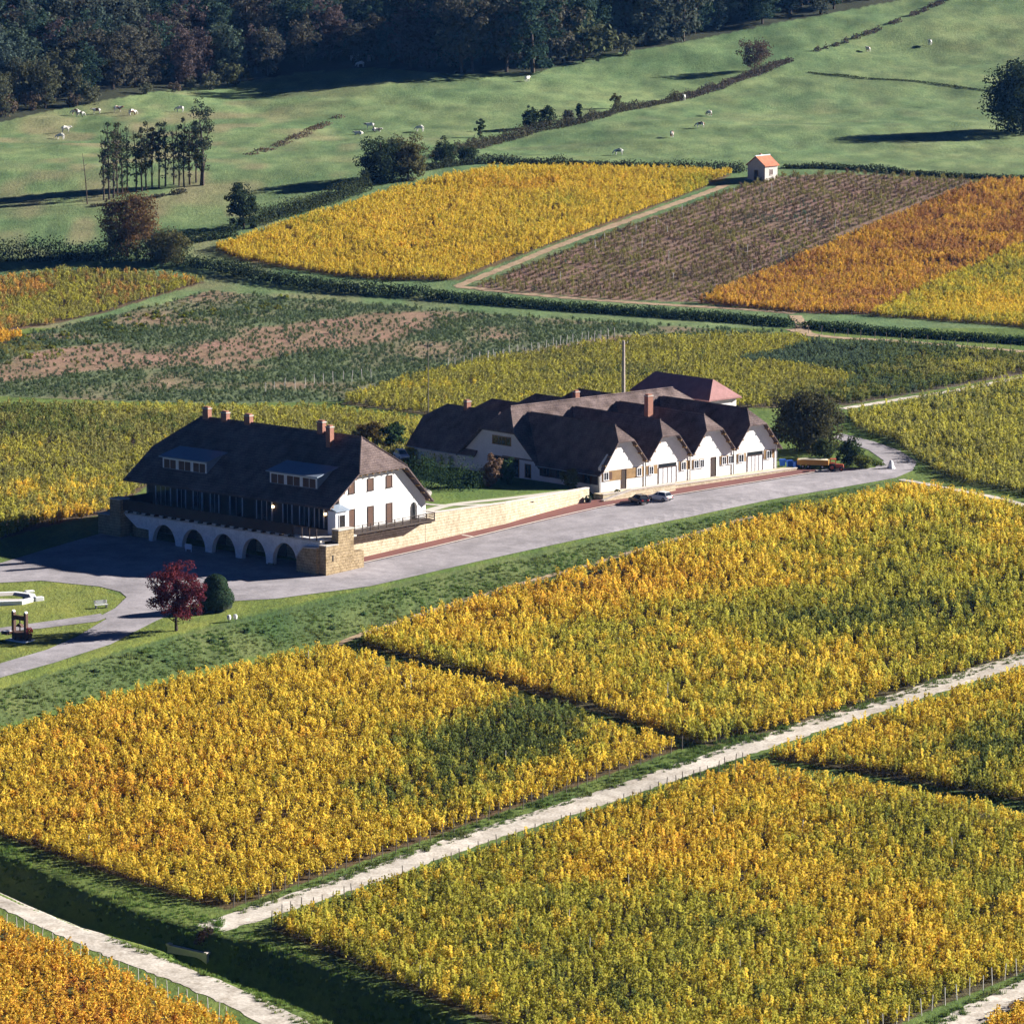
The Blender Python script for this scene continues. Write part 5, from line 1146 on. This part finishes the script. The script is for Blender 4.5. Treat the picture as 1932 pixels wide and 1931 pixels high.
# arch sign / bench under the arcade, tubs on the terrace, pavement bollards
sg = thing('notice_board', (*fromA(-26.3, -1.6), gz(*fromA(-26.3, -1.6))+.05), A_ANG, 'small white notice board standing before the second arch', 'sign')
for x in (-.55, .55): MB().box(x-.05, x+.05, -.05, .05, -.1, .9).build('leg', M_FRAME, sg)
MB().box(-.7, .7, -.09, -.05, .35, 1.15).build('panel', M_FRAME, sg)
for i, p in enumerate(((952, 668), (1085, 640))):
    g = G(*z2(*p)); t = thing('flower_tub', (g.x, g.y, g.z+.17), 0, ['dark round planter at the foot of the ramp', 'dark round planter on the red paving left of the black car'][i], 'planter', 'planters on the red paving')
    MB().lathe([(.42,0),(.55,.5),(.6,.62),(.5,.64)], 12).build('tub', M_TYRE, t)
    d = rng.normal(0, 1, (140, 3)); d[:, 2] = np.abs(d[:, 2]); d /= np.linalg.norm(d, axis=1)[:, None]; V, Q = leaf_quads(d*.48 + np.array([0, 0, .62]), d, .15)
    c = link('plant', quads_mesh('plant', V, Q, M_LEAF), t); c.color = (.06, .08, .04, 1)

# ------------------------------------------------------------------ cows
def skin_mesh(name, verts, edges, radii, m, root=0, sub=1):
    me = bpy.data.meshes.new(name); me.from_pydata(verts, edges, []); o = bpy.data.objects.new(name, me); COL.objects.link(o)
    sk = o.modifiers.new('skin', 'SKIN'); sk.use_smooth_shade = True
    for i, r in enumerate(radii): me.skin_vertices[0].data[i].radius = (r, r) if not hasattr(r, '__len__') else r
    me.skin_vertices[0].data[root].use_root = True
    ss = o.modifiers.new('sub', 'SUBSURF'); ss.levels = sub; ss.render_levels = sub
    dgp = bpy.context.evaluated_depsgraph_get(); out = bpy.data.meshes.new_from_object(o.evaluated_get(dgp)); out.name = name
    bpy.data.objects.remove(o, do_unlink=True); out.materials.clear(); out.materials.append(m); return out
def cow_mat():
    m, nt, out = new_mat('cow_hide'); L = nt.links.new; b = N(nt, 'ShaderNodeBsdfPrincipled'); b.inputs['Roughness'].default_value = .8; L(b.outputs[0], out.inputs[0])
    tc = N(nt, 'ShaderNodeTexCoord'); oi = N(nt, 'ShaderNodeObjectInfo'); add = N(nt, 'ShaderNodeVectorMath', operation='ADD'); sc = N(nt, 'ShaderNodeVectorMath', operation='SCALE'); sc.inputs['Scale'].default_value = 37.0
    L(oi.outputs['Random'], sc.inputs[0]); L(tc.outputs['Object'], add.inputs[0]); L(sc.outputs[0], add.inputs[1])
    n = N(nt, 'ShaderNodeTexNoise'); n.inputs['Scale'].default_value = 1.3; n.inputs['Detail'].default_value = 1; L(add.outputs[0], n.inputs['Vector'])
    r = N(nt, 'ShaderNodeMapRange'); r.inputs['From Min'].default_value = .53; r.inputs['From Max'].default_value = .56; L(n.outputs['Fac'], r.inputs['Value'])
    mx = N(nt, 'ShaderNodeMix', data_type='RGBA'); mx.inputs[6].default_value = (.72,.69,.64,1); L(r.outputs[0], mx.inputs[0]); L(oi.outputs['Color'], mx.inputs[7]); L(mx.outputs[2], b.inputs['Base Color'])
    return m
M_COW = cow_mat()
def cow_mesh(pose):
    zo = -.62 if pose == 'lying' else 0
    V = [(-.3,0,1.18+zo),(-.95,0,1.28+zo),(.45,0,1.2+zo),(.9,0,1.3+zo)]; Rr = [.4,(.3,.3),.38,.2]; E_ = [(0,1),(0,2),(2,3)]
    head = [(1.2,0,1.42+zo),(1.5,0,1.2+zo)] if pose != 'grazing' else [(1.15,0,.75),(1.32,0,.28)]
    if pose == 'grazing': V[3] = (.85,0,1.1)
    V += head; Rr += [.16,.1]; E_ += [(3,4),(4,5)]
    for s_ in (-1, 1): i = len(V); V += [(head[0][0]-.06, s_*.28, head[0][2]+.08)]; Rr += [.05]; E_ += [(4, i)]
    for s_ in (-1, 1):
        i = len(V)
        if pose == 'lying':
            V += [(.5,s_*.4,.3),(.85,s_*.45,.12),(.5,s_*.5,.08)]; Rr += [.16,.09,.06]; E_ += [(2,i),(i,i+1),(i+1,i+2)]
            i = len(V); V += [(-.8,s_*.45,.3),(-.35,s_*.52,.15),(-.8,s_*.6,.08)]; Rr += [.2,.1,.06]; E_ += [(1,i),(i,i+1),(i+1,i+2)]
        else:
            V += [(.48,s_*.22,.8),(.5,s_*.22,.42),(.5,s_*.22,.03)]; Rr += [.15,.085,.07]; E_ += [(2,i),(i,i+1),(i+1,i+2)]
            i = len(V); V += [(-.8,s_*.24,.85),(-1.0,s_*.24,.48),(-.92,s_*.24,.03)]; Rr += [.19,.08,.07]; E_ += [(1,i),(i,i+1),(i+1,i+2)]
    i = len(V); V += [(-1.22,0,1.2+zo),(-1.26,0,.6+max(zo,-.45))]; Rr += [.05,.04]; E_ += [(1,i),(i,i+1)]
    return skin_mesh('cow', V, E_, Rr, M_COW)
COWS = {p: cow_mesh(p) for p in ('standing', 'grazing', 'lying')}
CB = (.22,.09,.045); CK = (.05,.035,.03); CW = (.7,.66,.6)
for (px, py, pose, a, c, lab) in [
    (125,250,'standing',20,CW,'white cow standing at the far left of the pasture'), (113,264,'grazing',160,CW,'white cow grazing just below the far left cow'),
    (141,218,'grazing',170,CB,'leftmost cow of the row along the wood edge'), (152,221,'grazing',15,CK,'dark patched cow beside the leftmost cow by the wood'),
    (181,216,'standing',190,CB,'third cow of the row along the wood edge'), (223,212,'standing',5,CB,'cow above the left end of the copse'),
    (251,218,'grazing',30,CB,'cow directly above the copse'), (338,212,'grazing',200,CW,'white cow near the tall copse tree'),
    (676,255,'lying',170,CW,'white cow lying left of the round trees'), (697,244,'standing',185,CK,'dark brown and white cow above the round trees'),
    (711,249,'lying',10,CK,'dark cow lying right of the brown and white cow'), (791,249,'grazing',160,CW,'white cow grazing right of the round trees'),
    (1166,293,'grazing',170,CK,'dark and white cow near the crest hedge'), (668,115,'standing',30,CW,'leftmost pale cow in the shade of the wood'),
    (679,127,'grazing',200,CW,'lowest of the pale cows in the shade of the wood'), (696,116,'standing',100,CW,'pale cow on the right of the three in the shade'),
    (995,155,'standing',60,CW,'pale cow alone at the rim of the wood shadow'), (1637,99,'standing',110,CB,'cow high on the right pasture'),
    (1754,86,'standing',100,CW,'topmost pale cow at the right'), (1290,190,'standing',95,CW,'white cow facing down by the pasture hedgerow'),
    (1337,220,'grazing',120,CB,'upper of three cows below the pasture hedgerow'), (1320,242,'grazing',175,CB,'brown patched cow in the middle of the three'),
    (1268,260,'standing',80,(.26,.10,.05),'red brown cow lowest of the three')]:
    g = G(px, py); o = link('cow', COWS[pose], None, g); o.rotation_euler = (0, 0, R(a)); o.color = (*c, 1); o.scale = (1.05,)*3; tag(o, lab, 'cow', 'cows on the pasture')

# ------------------------------------------------------------------ haze
hm, hnt, hout = new_mat('haze'); pv = N(hnt, 'ShaderNodeVolumePrincipled'); pv.inputs['Color'].default_value = (.12, .38, 1.0, 1); pv.inputs['Density'].default_value = .00002; pv.inputs['Anisotropy'].default_value = .2
hnt.links.new(pv.outputs[0], hout.inputs['Volume'])
hz = MB().box(-2600, 2600, -450, 5050, -16, 215).build('haze', hm); hz['kind'] = 'stuff'; hz['label'] = 'thin blue autumn haze over the valley'; hz['category'] = 'haze'
